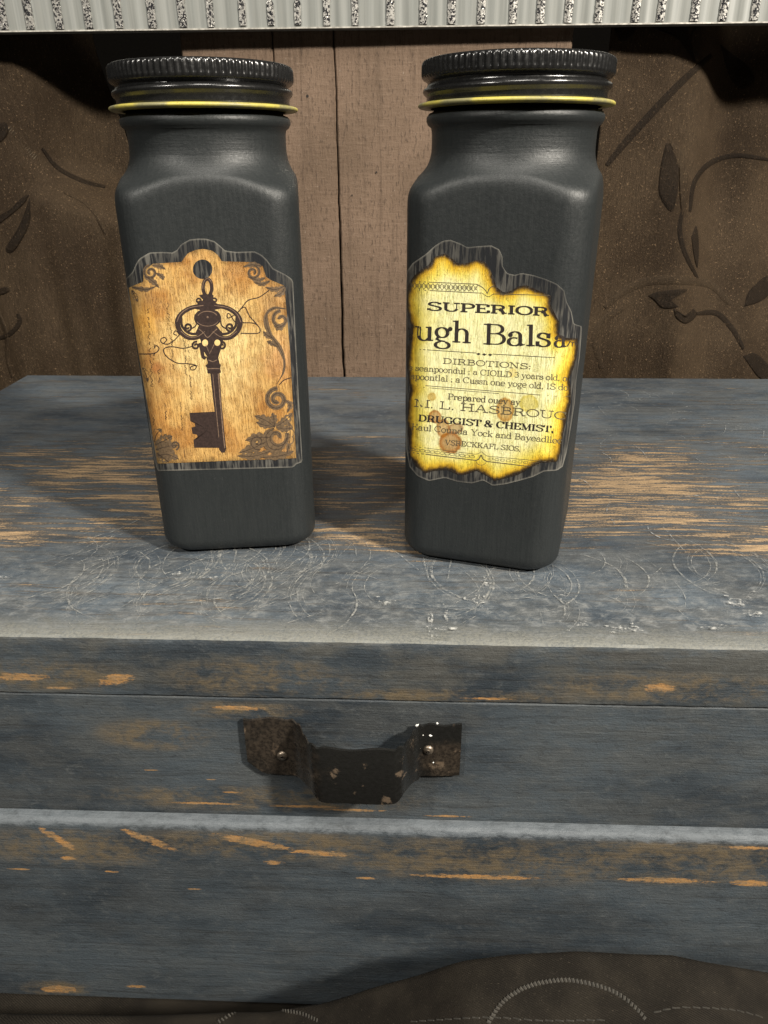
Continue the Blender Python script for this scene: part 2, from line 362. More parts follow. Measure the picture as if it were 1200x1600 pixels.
# lid board: profile clockwise so that normals face out; front rim softly rounded and chipped
prof = [(0.02, ZD+.03), (0.0, ZD+.4), (0., ZT-.55), (0.0, ZT-.18), (.04, ZT-.06), (.14, ZT-.005), (.5, ZT), (6, ZT), (14, ZT), (24, ZT), (DEP-.5, ZT), (DEP-.1, ZT-.12), (DEP, ZT-.5), (DEP, ZD+.03)]
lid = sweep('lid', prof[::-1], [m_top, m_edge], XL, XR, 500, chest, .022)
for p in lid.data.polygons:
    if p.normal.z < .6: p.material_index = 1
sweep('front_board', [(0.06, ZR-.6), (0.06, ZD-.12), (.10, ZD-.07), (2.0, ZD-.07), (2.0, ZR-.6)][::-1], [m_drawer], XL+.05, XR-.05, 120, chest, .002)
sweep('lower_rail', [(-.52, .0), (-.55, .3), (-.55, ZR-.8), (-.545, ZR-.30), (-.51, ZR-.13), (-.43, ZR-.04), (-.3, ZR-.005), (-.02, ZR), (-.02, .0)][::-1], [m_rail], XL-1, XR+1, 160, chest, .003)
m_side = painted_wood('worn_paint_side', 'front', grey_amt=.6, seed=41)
def box(name, x0, x1, y0, y1, z0, z1, mat, parent, kind=None):
    v = [(x, y, z) for z in (z0, z1) for y in (y0, y1) for x in (x0, x1)]
    f = [(0, 2, 3, 1), (4, 5, 7, 6), (0, 1, 5, 4), (2, 6, 7, 3), (0, 4, 6, 2), (1, 3, 7, 5)]
    return mesh(name, v, f, mat, parent, smooth=False, kind=kind)
box('side_panel', XL+.05, XL+1.8, 2.02, DEP-2.0, 0, ZD-.01, m_side, chest)
box('side_panel', XR-1.8, XR-.05, 2.02, DEP-2.0, 0, ZD-.01, m_side, chest)
box('back_panel', XL+.05, XR-.05, DEP-1.98, DEP-.3, 0, ZD-.01, m_side, chest)

# scratches and scuffs on the lid top
def scratch_mat(name, c, lo, hi):
    n = NT(name); a = n.noise(n.scl(n.P, (3.5, 3.5, 0)), 1.2, 6, .75)
    return n.bsdf(c, .75, alpha=n.sm(a, lo, hi))
rnd = random.Random(4)
def ribbon(v, f, pts, w, z):
    pts = [np.array(p, float) for p in pts]; k = len(v)
    for i, p in enumerate(pts):
        t = pts[min(i+1, len(pts)-1)]-pts[max(i-1, 0)]; t /= max(1e-6, np.linalg.norm(t)); e = np.array([-t[1], t[0]])
        ww = w*(.35+.65*math.sin(math.pi*(i+.5)/len(pts)))*(.6+.8*rnd.random())
        v.append((p[0]+e[0]*ww/2, p[1]+e[1]*ww/2, z)); v.append((p[0]-e[0]*ww/2, p[1]-e[1]*ww/2, z))
    for i in range(len(pts)-1): f.append((k+2*i, k+2*i+1, k+2*i+3, k+2*i+2))
v, f = [], []
zz = ZT+.024
for i in range(64):                                    # concentric rings left by round tins
    cx, cyy, r = rnd.uniform(-15, 17), rnd.uniform(2.2, 6.8), rnd.uniform(1.6, 3.4); side = rnd.choice((0, 0, math.pi))
    for j in range(rnd.randint(1, 5)):
        rr = r+rnd.gauss(0, .3); a0 = side+rnd.uniform(-1.3, -.4); a1 = side+rnd.uniform(.2, 1.2)
        ribbon(v, f, [(cx+rr*math.cos(a)+.05*n3(a*5, i, j), max(.25, cyy+rr*.9*math.sin(a))) for a in np.linspace(a0, a1, 26)], rnd.choice((.015, .02, .03, .04, .07)), zz+(i*7+j)*.00008)
for i in range(130):                                    # straight scratches, mostly slanting at the left
    x, y = (rnd.uniform(-15, -4) if i < 90 else rnd.uniform(-4, 16)), rnd.uniform(.8, 8.5); L = rnd.uniform(.5, 3.2); a = rnd.gauss(.9, .25) if i < 90 else rnd.uniform(0, 3.1)
    ribbon(v, f, [(x+L*t*math.cos(a)+.06*n3(t*3, i, 4), min(12, y+L*t*math.sin(a))) for t in np.linspace(0, 1, 10)], rnd.uniform(.018, .05), zz+.015+i*.0002)
mesh('scratches', v, f, scratch_mat('pale_scratch', (.31, .31, .29), .40, .74), chest, kind='stuff')
v, f = [], []
for i in range(90):                                    # marks farther back on the right
    x, y = rnd.uniform(3, 26), rnd.uniform(7, 32); L = rnd.uniform(.6, 2.4); a = rnd.uniform(0, 3.1); k = rnd.uniform(-1, 1)
    ribbon(v, f, [(x+L*t*math.cos(a+k*t), y+L*t*math.sin(a+k*t)) for t in np.linspace(0, 1, 12)], rnd.uniform(.03, .07), zz+.008+i*.0002)
mesh('scratches', v, f, scratch_mat('faint_scratch', (.30, .31, .31), .44, .66), chest, kind='stuff')
v, f = [], []
def blob(cx, cyy, rx, ry, z):
    k = len(v); v.append((cx, cyy, z)); n = 14
    for j in range(n):
        a = 2*math.pi*j/n; q = .55+.75*rnd.random(); v.append((cx+rx*q*math.cos(a), cyy+ry*q*math.sin(a), z))
    for j in range(n): f.append((k, k+1+j, k+1+(j+1) % n))
for (px, py, rx, ry) in [(672, 970, .10, .75), (697, 962, .07, .55), (748, 940, .22, .35), (760, 915, .2, .2), (980, 985, .5, .18), (905, 978, .25, .1), (1150, 945, .45, .30), (1175, 962, .35, .2), (1115, 985, .4, .12), (690, 985, .5, .12), (880, 935, .1, .15), (275, 900, .25, .12), (330, 905, .3, .12), (10, 905, .35, .12), (600, 945, .3, .1)]:
    p = loc_chest(at_z(px, py)); blob(p[0], p[1], rx, ry, zz+.03+len(v)*.00005)
    for q in range(5): blob(p[0]+rnd.gauss(0, rx*1.6), max(.35, p[1]+rnd.gauss(0, ry*1.6)), rx*.18+.02, ry*.18+.02, zz+.03+len(v)*.00005)
mesh('chalk_scuffs', v, f, scratch_mat('chalk_scuff', (.42, .42, .40), .47, .66), chest, kind='stuff')

# metal pull: one bent strap, two screws
def strap_mat():
    n = NT('rusty_black_strap'); P = n.P; X, Y, Z = n.xyz(P)
    a = n.noise(P, 1.3, 6, .65); b = n.noise(P, 6, 6, .7)
    side = n.maxof([n.ell(X, Z, -4.2, ZT-4.6, 1.5, 1.8), n.ell(X, Z, 1.9, ZT-5.2, .9, .9)])
    rust = n.sm(n.ma('ADD', n.ma('MULTIPLY', a, .7), n.ma('MULTIPLY', side, .35)), .40, .66)
    col = n.mix(n.ma('MULTIPLY', rust, .8), (.008, .008, .0075), n.mix(n.sm(b, .35, .65), (.014, .011, .009), (.046, .035, .025)))
    col = n.mix(n.sm(a, .60, .68, 0, .7), col, (.13, .095, .065))
    return n.bsdf(col, n.sm(b, .3, .7, .18, .42), normal=n.bump(n.ma('ADD', b, a), .3, .0006), spec=.6)
path = [(-5.55, .02), (-4.6, .03), (-3.95, .05), (-3.68, .13), (-3.48, .30), (-3.30, .58), (-3.12, .90), (-2.96, 1.12), (-2.74, 1.26), (-2.4, 1.33), (-1.3, 1.36), (-.15, 1.33), (.14, 1.25), (.33, 1.10), (.47, .88), (.60, .55), (.74, .27), (.90, .12), (1.12, .05), (1.6, .04), (2.42, .02)]
pth = catmull(path, 4); arc = [0]
for a, b in zip(pth[:-1], pth[1:]): arc.append(arc[-1]+np.linalg.norm(b-a))
nz = 11; v = []; th = .11
for side in (1, 0):
    for i, p in enumerate(pth):
        x, o = p; t = pth[min(i+1, len(pth)-1)]-pth[max(i-1, 0)]; t /= np.linalg.norm(t)
        zt = ZT-3.50-.05*math.sin(i)+(.12 if x < -3.3 else 0)-(.0 if x < .6 else -.02); zb = ZT-6.05-.10*n3(x, 1, 1)
        if x < -3.4: zb = ZT-6.05+.6*max(0, (-4.95-x)/.6)          # cut corner of the left tab
        if x < -5.3: zt -= .05
        zb += .28*math.exp(-((x+3.05)/.22)**2)+.30*math.exp(-((x-.42)/.22)**2)
        if x > .9: zb += .14
        for k in range(nz):
            s = k/(nz-1); bulge = .05*math.sin(s*math.pi)
            off = o+(th if side else .012)
            dxn = (t[1], -t[0])
            v.append((x-(t[1]*th if side else 0)*0, -(off+bulge*(1 if o > .5 else .3)), zb+(zt-zb)*s))
np_ = len(pth); f = []
for i in range(np_-1):
    for k in range(nz-1):
        a = i*nz+k; f.append((a, a+nz, a+nz+1, a+1)); b = np_*nz+a; f.append((b, b+1, b+nz+1, b+nz))
for i in range(np_-1):
    for k in (0, nz-1):
        a = i*nz+k; b = np_*nz+a; f.append((a, b, b+nz, a+nz) if k == 0 else (a, a+nz, b+nz, b))
for i in (0, np_-1):
    for k in range(nz-1):
        a = i*nz+k; b = np_*nz+a; f.append((a, a+1, b+1, b) if i == 0 else (a, b, b+1, a+1))
handle = mesh('handle', v, f, strap_mat(), chest, edge_split=50)
handle['label'] = 'bent black metal strap pull with rusty tabs'
m_screw = simple('worn_screw_steel', (.22, .18, .14), .35, .8, .4, 6)
def lathe_y(prof, n=20):     # around local y, pointing to -y
    v = []; f = []
    for r, y in prof:
        for k in range(n): a = 2*math.pi*k/n; v.append((r*math.cos(a), -y, r*math.sin(a)))
    f = grid_faces(n, len(prof), True, True); f.append(tuple(range(n*(len(prof)-1), n*len(prof)))); return v, f
for (px, py) in [(441, 1181), (669, 1172)]:
    p = front_px(px, py, -.18); vv, ff = lathe_y([(.20, 0), (.21, .05), (.18, .11), (.12, .145), (.05, .155)])
    mesh('screw', [(a[0]+p[0], a[1]-.12, a[2]+p[2]) for a in vv], ff, m_screw, handle)
    sl = [(p[0]-.17, -.286), (p[0]+.17, -.286)]
m_fleck = simple('white_paint_fleck', (.75, .74, .70), .5, var=.1)
v, f = [], []
for (px, py, r) in [(653, 1134, .08), (683, 1131, .05), (661, 1149, .035), (673, 1150, .055), (677, 1192, .03)]:
    p = front_px(px, py, -.19); k = len(v); v.append((p[0], -.215, p[2]))
    for j in range(10):
        a = j*.628; v.append((p[0]+r*rnd.uniform(.35, 1.3)*math.cos(a), -.17, p[2]+r*rnd.uniform(.35, 1.3)*math.sin(a)))
    for j in range(10): f.append((k, k+1+j, k+1+(j+1) % 10))
mesh('paint_flecks', v, f, m_fleck, handle)

# ------------------------------------------------------------------ bottles
A, RC = 3.20, 1.15
def sect(a, r, n=14):
    """rounded square, counter-clockwise, starting in the middle of the front (-y) side"""
    r = min(r, a); pts = []; L = a-r
    fl = lambda p, q: [(p[0]+(q[0]-p[0])*t, p[1]+(q[1]-p[1])*t) for t in np.linspace(0, 1, 6, endpoint=False)]
    cs = [(1, -1), (1, 1), (-1, 1), (-1, -1)]
    prev = (0., -a)
    for k, (sx, sy) in enumerate(cs):
        t = np.linspace(-math.pi/2+k*math.pi/2, k*math.pi/2, n)
        arcp = [(sx*L+r*math.cos(q), sy*L+r*math.sin(q)) for q in t]
        pts += fl(prev, arcp[0]); pts += arcp[:-1]; prev = arcp[-1]
    pts += fl(prev, (0., -a)); return pts
def loft(levels):
    v = []; n = None
    for L in levels:
        if L[0] == 'circle':
            s = [(p[0]*L[1]/math.hypot(*p), p[1]*L[1]/math.hypot(*p), L[2]) for p in sect(A, RC)]; n = len(s); v += s; continue
        if L[0] == 'morph':
            _, k, t = L; s = []
            for p in sect(A, RC):
                d = math.hypot(*p); q = 2.84/d; m = k+(1-k)*q; cn = sstep(0, 1, (d-A)/(A*.27)); z0 = 13.86-.50*cn; s.append((p[0]*m, p[1]*m, z0+(15.25-z0)*t))
            n = len(s); v += s; continue
        a, r, z = L; s = sect(a, r); n = len(s); v += [(p[0], p[1], z) for p in s]
    f = grid_faces(n, len(levels), True); f.append(tuple(range(n))[::-1]); f.append(tuple(range(n*(len(levels)-1), n*len(levels)))); return v, f
def lathe(prof, n=96, mod=None):
    v = []
    for j, (r, z) in enumerate(prof):
        for k in range(n):
            a = 2*math.pi*k/n; q, dz = mod(a, r, z) if mod else (r, 0); v.append((q*math.cos(a), q*math.sin(a), z+dz))
    f = grid_faces(n, len(prof), True); f.append(tuple(range(n*(len(prof)-1), n*len(prof)))); return v, f

_sp = []
for k, p in enumerate(sect(A, RC, 60)): _sp.append(np.array(p))
_sp.append(_sp[0]); _arc = [0.]
for a, b in zip(_sp[:-1], _sp[1:]): _arc.append(_arc[-1]+float(np.linalg.norm(b-a)))
TOTAL = _arc[-1]; _spx = np.array([p[0] for p in _sp]); _spy = np.array([p[1] for p in _sp]); _arc = np.array(_arc)
def on_wall(s, z, off):
    s = s % TOTAL; x = np.interp(s, _arc, _spx); y = np.interp(s, _arc, _spy)
    e = .01; x2 = np.interp((s+e) % TOTAL, _arc, _spx); y2 = np.interp((s+e) % TOTAL, _arc, _spy); x1 = np.interp((s-e) % TOTAL, _arc, _spx); y1 = np.interp((s-e) % TOTAL, _arc, _spy)
    tx, ty = x2-x1, y2-y1; L = math.hypot(tx, ty) or 1; return (x+ty/L*off, y-tx/L*off, z)
class Bottle:
    def __init__(s, label, x, y, ph, spin):
        s.x, s.y, s.ph = x, y, ph; s.c, s.s_ = math.cos(ph), math.sin(ph)
        s.root = thing('square_bottle', label, 'bottle', (x*S, y*S, (ZT+.03)*S), ph)
        s.root['group'] = 'black painted bottles on the chest'
        lv = []
        for t in np.linspace(0, math.pi/2, 9): lv.append((A-.72*(1-math.sin(t)), RC-.25*(1-math.sin(t)), .72*(1-math.cos(t))))
        lv.insert(0, (A-1.2, .9, .05))
        for z in np.linspace(1.2, 13.2, 20): lv.append((A, RC, z))
        prof_s = catmull([(0, 1), (.16, .99), (.28, .95), (.37, .87), (.44, .75), (.50, .60), (.57, .44), (.66, .28), (.77, .14), (.89, .04), (1, 0)], 4)
        for (t, k) in prof_s: lv.append(('morph', float(k), float(t)))      # shoulder: the square turns into the round neck
        for (a, z) in [(2.835, 15.45), (2.84, 15.75), (2.87, 15.92), (2.98, 16.0), (3.04, 16.12), (3.04, 16.25), (2.96, 16.36), (2.80, 16.42), (2.7, 16.9), (2.7, 17.3)]: lv.append(('circle', a, z))
        v, f = loft(lv); mesh('body', v, f, M_BOT, s.root, edge_split=60)
        prof = [(2.95, 16.62), (3.03, 16.66), (3.05, 16.75), (3.04, 16.84), (3.07, 16.92), (3.15, 16.99), (3.185, 17.06), (3.16, 17.13), (3.05, 17.19), (3.02, 17.25), (3.05, 17.31), (3.17, 17.37), (3.22, 17.43), (3.235, 17.50), (3.235, 17.60), (3.235, 17.75), (3.225, 17.83), (3.18, 17.90), (3.10, 17.935), (3.0, 17.93), (2.9, 17.88), (2.0, 17.87), (.3, 17.87)]
        NK = 88
        def mod(a, r, z):
            q, dz = r, 0.
            if 17.40 < z < 17.9 and r > 3.12: q = r-.035*(.5-.5*math.cos(a*NK))*sstep(17.40, 17.52, z)*(1-sstep(17.82, 17.9, z))*1.6
            if 16.85 < z < 17.24: dz = .055*math.sin(a+spin)
            return q, dz
        v, f = lathe(prof, NK*6, mod); s.lid = mesh('lid', v, f, M_LID, s.root, edge_split=70)
        ring = [(3.20+.125*math.cos(t), 16.585+.085*math.sin(t)) for t in np.linspace(0, 2*math.pi, 14)]
        v, f = lathe([(2.9, 16.50)]+[(3.21+.13*math.cos(t), 16.59+.08*math.sin(t)) for t in np.linspace(-math.pi/2, math.pi/2, 12)]+[(2.98, 16.67)], 128)
        mesh('rim', v, f, M_RING, s.lid)
    def sz(s, px, py):            # picture point -> (arc length, height) on the bottle's wall
        d = ray(px, py); o = np.array([-s.x, -s.y]); o = np.array([o[0]*s.c+o[1]*s.s_, -o[0]*s.s_+o[1]*s.c])
        e = np.array([d[0]*s.c+d[1]*s.s_, -d[0]*s.s_+d[1]*s.c])
        cr_ = (_spx-o[0])*e[1]-(_spy-o[1])*e[0]; t = ((_spx-o[0])*e[0]+(_spy-o[1])*e[1])/(e@e)
        sg = np.where(np.sign(cr_[:-1]) != np.sign(cr_[1:]))[0]
        if len(sg):
            i = min(sg, key=lambda q: t[q]); w = cr_[i]/(cr_[i]-cr_[i+1]); arcv = _arc[i]+(_arc[i+1]-_arc[i])*w; tt = t[i]+(t[i+1]-t[i])*w
        else:
            i = int(np.argmin(np.abs(cr_))); miss = abs(cr_[i])/np.linalg.norm(e); left = _spx[i] < 0
            arcv = _arc[i]+(-1 if left else 1)*math.sqrt(2*RC*miss)*.0+(-miss if left else miss)*.6; tt = t[i]
        if arcv > TOTAL/2: arcv -= TOTAL
        return arcv, CH+d[2]*tt
    def put(s, px, py, off):
        a, z = s.sz(px, py); return on_wall(a, z, off)
    def poly_patch(s, name, outline, centre, mat, parent, off, rings=2, nang=None, tint=None, smooth_out=0):
        P = [np.array(p, float) for p in outline]; P.append(P[0]); c = np.array(centre, float)
        if nang: 
            D = resample(P, 3.0) if False else None
            L = [0.]
            for a, b in zip(P[:-1], P[1:]): L.append(L[-1]+np.linalg.norm(b-a))
            q = np.linspace(0, L[-1], nang, endpoint=False); O = np.stack([np.interp(q, L, [p[0] for p in P]), np.interp(q, L, [p[1] for p in P])], -1)
        else: O = np.array(P[:-1]); 
        n = len(O); v = [s.put(*c, off)]; px_ = [c]; dist = [1.]
        for j in range(1, rings+1):
            t = (j/rings)
            for k in range(n):
                p = c+(O[k]-c)*t; px_.append(p); dist.append(1-t); v.append(s.put(p[0], p[1], off))
        f = [(0, 1+(k+1) % n, 1+k) for k in range(n)]
        for j in range(rings-1):
            for k in range(n):
                a = 1+j*n+k; b = 1+j*n+(k+1) % n; f.append((a, b, b+n, a+n))
        # a thin edge down to the wall gives the paper thickness
        base = len(v); last = 1+(rings-1)*n
        for k in range(n): v.append(s.put(O[k][0], O[k][1], off-.009)); px_.append(O[k]); dist.append(0)
        for k in range(n): f.append((last+k, last+(k+1) % n, base+(k+1) % n, base+k))
        o = mesh(name, v, f, mat, parent, edge_split=60)
        if tint:
            at = o.data.attributes.new('tint', 'FLOAT_COLOR', 'POINT')
            cols = tint(np.array(px_), O); at.data.foreach_set('color', np.c_[cols, np.ones(len(cols))].ravel().astype(np.float32))
        return o
def line_of_text(b, off, to, mat, parent, *a, **k):
    I = Ink(b, off, to); text(I, *a, **k); I.build('lettering', mat, parent)
class Ink:
    """collects flat printed shapes in picture coordinates of one label and lays them on the bottle"""
    def __init__(s, b, off, to_px): s.b, s.off, s.to, s.v, s.f, s.k = b, off, to_px, [], [], 0
    def _o(s): s.k += 1; return s.off+.00016*(s.k % 24)
    def stroke(s, pts, w, closed=False, contrast=None, taper=False):
        pts = [np.array(p, float) for p in pts]; n = len(pts); o = s._o(); k0 = len(s.v)
        for i, p in enumerate(pts):
            a = pts[(i-1) % n] if closed else pts[max(i-1, 0)]; b = pts[(i+1) % n] if closed else pts[min(i+1, n-1)]
            t = b-a; L = np.linalg.norm(t); t = t/L if L > 1e-9 else np.array([1., 0]); e = np.array([-t[1], t[0]])
            ww = w if contrast is None else contrast[1]+(contrast[0]-contrast[1])*abs(t[1])**1.3
            if taper: ww *= .25+.75*math.sin(math.pi*min(1, max(0, (i+.3)/(n-.4))))
            for q in (p+e*ww/2, p-e*ww/2): s.v.append(s.b.put(*s.to(q), o))
        m = n if closed else n-1
        for i in range(m):
            a = k0+2*i; b = k0+2*((i+1) % n); s.f.append((a, a+1, b+1, b))
    def poly(s, pts, c=None):
        pts = [np.array(p, float) for p in pts]; o = s._o(); k = len(s.v)
        c = np.mean(pts, 0) if c is None else np.array(c, float); s.v.append(s.b.put(*s.to(c), o))
        for p in pts: s.v.append(s.b.put(*s.to(p), o))
        n = len(pts)
        for i in range(n): s.f.append((k, k+1+i, k+1+(i+1) % n))
    def disc(s, cx, cyy, rx, ry=None, n=20):
        ry = ry or rx; s.poly([(cx+rx*math.cos(a), cyy+ry*math.sin(a)) for a in np.linspace(0, 2*math.pi, n, endpoint=False)], (cx, cyy))
    def ring(s, cx, cyy, rx, ry, w, a0=0, a1=2*math.pi, n=28):
        full = abs(a1-a0) > 6.28
        s.stroke([(cx+rx*math.cos(a), cyy+ry*math.sin(a)) for a in np.linspace(a0, a1, n, endpoint=not full)], w, closed=full)
    def spiral(s, cx, cyy, r0, r1, a0, turns, w, n=34):
        s.stroke([(cx+(r0+(r1-r0)*t)*math.cos(a0+turns*2*math.pi*t), cyy+(r0+(r1-r0)*t)*math.sin(a0+turns*2*math.pi*t)) for t in np.linspace(0, 1, n)], w, taper=False)
    def leaf(s, pts, w, lobes=4):          # lobed acanthus leaf along a curve
        cv = catmull(pts, 10); n = len(cv); L, R = [], []
        for i, p in enumerate(cv):
            t = cv[min(i+1, n-1)]-cv[max(i-1, 0)]; t /= max(1e-6, np.linalg.norm(t)); e = np.array([-t[1], t[0]]); q = i/(n-1)
            ww = w*math.sin(math.pi*min(1, q*.92+.08))*(.62+.38*abs(math.sin(q*math.pi*lobes)))
            L.append(p+e*ww/2+t*ww*.12); R.append(p-e*ww/2+t*ww*.12)
        o = s._o(); k = len(s.v)
        for a, b in zip(L, R): s.v.append(s.b.put(*s.to(a), o)); s.v.append(s.b.put(*s.to(b), o))
        for i in range(n-1): a = k+2*i; s.f.append((a, a+1, a+3, a+2))
    def build(s, name, mat, parent):
        f = []
        for q in s.f:                       # every face looks outwards
            p = [np.array(s.v[i]) for i in q[:3]]; nr = np.cross(p[1]-p[0], p[2]-p[0]); f.append(q if nr@np.array([p[0][0], p[0][1], 0]) > 0 else q[::-1])
        return mesh(name, s.v, f, mat, parent, smooth=False)

# a small slab-serif alphabet drawn with pen strokes: unit = cap height
def arcp(cx, cyy, rx, ry, a0, a1, n=14): return [(cx+rx*math.cos(math.radians(a)), cyy+ry*math.sin(math.radians(a))) for a in np.linspace(a0, a1, n)]
XH = .66
def glyph(ch):
    """(advance, [strokes]) ; stroke = (kind, points): 'c' contrast pen, 'h' hairline, 'b' bold, 's' slab"""
    g = []; V = lambda x, y0, y1: g.append(('b', [(x, y0), (x, (y0+y1)/2), (x, y1)])); Sf = lambda x0, x1, y: g.append(('s', [(x0, y), ((x0+x1)/2, y), (x1, y)]))
    Cv = lambda p: g.append(('c', p)); H = lambda *p: g.append(('h', list(p))); B = lambda *p: g.append(('b', list(p)))
    y0, y1 = .045, .955
    if ch == ' ': return .36, g
    if ch == '.': g.append(('d', [(.12, .07)])); return .30, g
    if ch == ',': g.append(('d', [(.12, .08)])); H((.17, .06), (.12, -.14)); return .30, g
    if ch == ':': g.append(('d', [(.14, .10)])); g.append(('d', [(.14, .52)])); return .32, g
    if ch == ';': g.append(('d', [(.14, .10)])); g.append(('d', [(.14, .52)])); H((.19, .08), (.12, -.12)); return .34, g
    if ch == '1': V(.25, 0, 1); Sf(.08, .42, y0); H((.25, .97), (.08, .85)); return .5, g
    if ch == '3': Cv(arcp(.28, .74, .22, .22, 160, -80)); Cv(arcp(.28, .28, .26, .25, 80, -160)); return .64, g
    if ch == '&': Cv(arcp(.36, .76, .19, .2, -60, 250)); B((.24, .66), (.80, .02)); Cv(arcp(.36, .26, .29, .23, 110, 330, 20)); H((.61, .2), (.80, .50)); Sf(.68, .95, .5); return 1.0, g
    if ch == 'A': H((.12, .04), (.45, 1)); B((.45, 1), (.80, .04)); H((.24, .34), (.70, .34)); Sf(0, .28, y0); Sf(.62, .98, y0); return 1.0, g
    if ch in 'BPRDEFIHKLNMTUVYCGOS':
        if ch in 'BPRDEFHKL': V(.2, 0, 1); Sf(.02, .38 if ch in 'HK' else .3, y0); Sf(.02, .38 if ch in 'HK' else .3, y1)
        if ch == 'B': H((.2, y1), (.48, y1)); Cv(arcp(.46, .75, .24, .205, 90, -90)); H((.2, .53), (.5, .53)); Cv(arcp(.48, .29, .29, .245, 90, -90)); H((.2, y0), (.5, y0)); return .86, g
        if ch == 'P': H((.2, y1), (.46, y1)); Cv(arcp(.46, .71, .30, .245, 90, -90)); H((.2, .46), (.48, .46)); Sf(.3, .42, y0); return .84, g
        if ch == 'R': H((.2, y1), (.46, y1)); Cv(arcp(.46, .73, .27, .225, 90, -90)); H((.2, .5), (.48, .5)); Sf(.3, .40, y0); B((.50, .5), (.66, .38), (.72, .12), (.80, .03)); H((.78, .04), (.94, .10)); return .97, g
        if ch == 'D': H((.2, y1), (.42, y1)); Cv(arcp(.42, .5, .42, .455, 90, -90, 20)); H((.2, y0), (.42, y0)); return .96, g
        if ch == 'E': H((.2, y1), (.74, y1)); H((.2, .51), (.55, .51)); H((.2, y0), (.76, y0)); V(.74, .70, .97); V(.77, .03, .32); H((.56, .38), (.56, .64)); return .88, g
        if ch == 'F': H((.2, y1), (.74, y1)); H((.2, .51), (.55, .51)); V(.74, .68, .97); H((.56, .38), (.56, .64)); return .82, g
        if ch == 'L': H((.2, y0), (.72, y0)); V(.73, .03, .34); return .84, g
        if ch == 'I': V(.23, 0, 1); Sf(.04, .42, y0); Sf(.04, .42, y1); return .48, g
        if ch == 'H': V(.80, 0, 1); Sf(.62, .98, y0); Sf(.62, .98, y1); H((.2, .5), (.8, .5)); return 1.02, g
        if ch == 'K': H((.22, .38), (.74, .93)); B((.40, .56), (.80, .05)); Sf(.56, .88, y1); Sf(.62, .98, y0); return .98, g
        if ch == 'N': H((.2, 0), (.2, 1)); B((.2, .97), (.82, .05)); H((.82, 0), (.82, 1)); Sf(.02, .38, y0); Sf(.0, .3, y1); Sf(.65, 1.0, y1); return 1.04, g
        if ch == 'M': H((.18, 0), (.18, 1)); B((.2, .97), (.56, .06)); H((.56, .06), (.92, .97)); V(.95, 0, 1); Sf(.02, .34, y0); Sf(.02, .26, y1); Sf(.78, 1.12, y0); Sf(.9, 1.12, y1); return 1.16, g
        if ch == 'T': V(.45, 0, 1); H((.06, y1), (.84, y1)); V(.07, .68, .97); V(.83, .68, .97); Sf(.26, .64, y0); return .92, g
        if ch == 'U': g.append(('b', [(.2, .97), (.2, .32)])); Cv(arcp(.51, .32, .31, .30, 180, 360, 18)); H((.82, .32), (.82, .97)); Sf(.02, .40, y1); Sf(.65, 1.0, y1); return 1.02, g
        if ch == 'V': B((.14, .96), (.48, .0)); H((.48, .0), (.82, .96)); Sf(0, .32, y1); Sf(.66, .98, y1); return .98, g
        if ch == 'Y': B((.14, .96), (.48, .44)); H((.48, .44), (.82, .96)); V(.48, 0, .46); Sf(0, .32, y1); Sf(.66, .98, y1); Sf(.28, .68, y0); return .98, g
        if ch == 'C': Cv(arcp(.48, .5, .42, .47, 48, 318, 26)); V(.80, .66, .98); return .94, g
        if ch == 'G': Cv(arcp(.48, .5, .42, .47, 48, 330, 26)); V(.80, .66, .98); V(.82, .04, .44); Sf(.62, .96, .44); return 1.0, g
        if ch == 'O': Cv(arcp(.48, .5, .42, .47, 0, 360, 32)); return .96, g
        if ch == 'S': Cv(arcp(.42, .73, .30, .235, 40, 200, 14)+arcp(.42, .26, .34, .24, 70, -140, 16)); V(.70, .74, .96); V(.10, .04, .26); return .86, g
    x = XH
    if ch == 'o': Cv(arcp(.31, x/2, .27, x/2, 0, 360, 26)); return .66, g
    if ch == 'c': Cv(arcp(.32, x/2, .27, x/2, 40, 320, 22)); g.append(('d', [(.52, x*.74)])); return .62, g
    if ch == 'e': Cv(arcp(.32, x/2, .27, x/2, 5, 325, 24)); H((.06, x*.52), (.58, x*.52)); return .66, g
    if ch == 'a': Cv(arcp(.30, x*.70, .19, x*.29, 165, 0, 12)); g.append(('b', [(.49, x*.72), (.49, .12), (.55, .03)])); H((.53, .03), (.66, .08)); Cv(arcp(.28, x*.29, .21, x*.28, 60, 330, 18)); g.append(('d', [(.13, x*.76)])); return .70, g
    if ch in 'nhmru':
        if ch == 'u': g.append(('b', [(.17, x*.96), (.17, .22)])); Cv(arcp(.36, .22, .19, .21, 180, 330, 12)); V(.57, 0, x); Sf(.02, .17, x-.04); Sf(.42, .57, x-.04); Sf(.57, .72, .04); return .76, g
        top = 1.02 if ch == 'h' else x
        V(.17, 0, top); Sf(.02, .17, top-.04); Sf(.02, .33, .04)
        if ch == 'r': Cv(arcp(.36, x*.68, .19, x*.28, 170, 60, 10)); g.append(('d', [(.48, x*.84)])); return .58, g
        Cv(arcp(.37, x*.66, .20, x*.31, 175, 0, 12)); V(.57, 0, x*.68); Sf(.42, .73, .04); return .76, g
    if ch == 'l': V(.17, 0, 1.02); Sf(.02, .17, .98); Sf(.02, .33, .04); return .36, g
    if ch == 't': g.append(('b', [(.18, .92), (.18, .16)])); Cv(arcp(.31, .16, .13, .14, 180, 330, 8)); H((.02, x-.03), (.42, x-.03)); return .48, g
    if ch == 'd': Cv(arcp(.29, x/2, .25, x/2, 30, 330, 22)); V(.53, 0, 1.02); Sf(.38, .53, .98); Sf(.53, .68, .04); return .71, g
    if ch == 'p': Cv(arcp(.42, x/2, .25, x/2, -150, 150, 22)); V(.18, -.30, x); Sf(.02, .18, x-.04); Sf(.02, .36, -.26); return .72, g
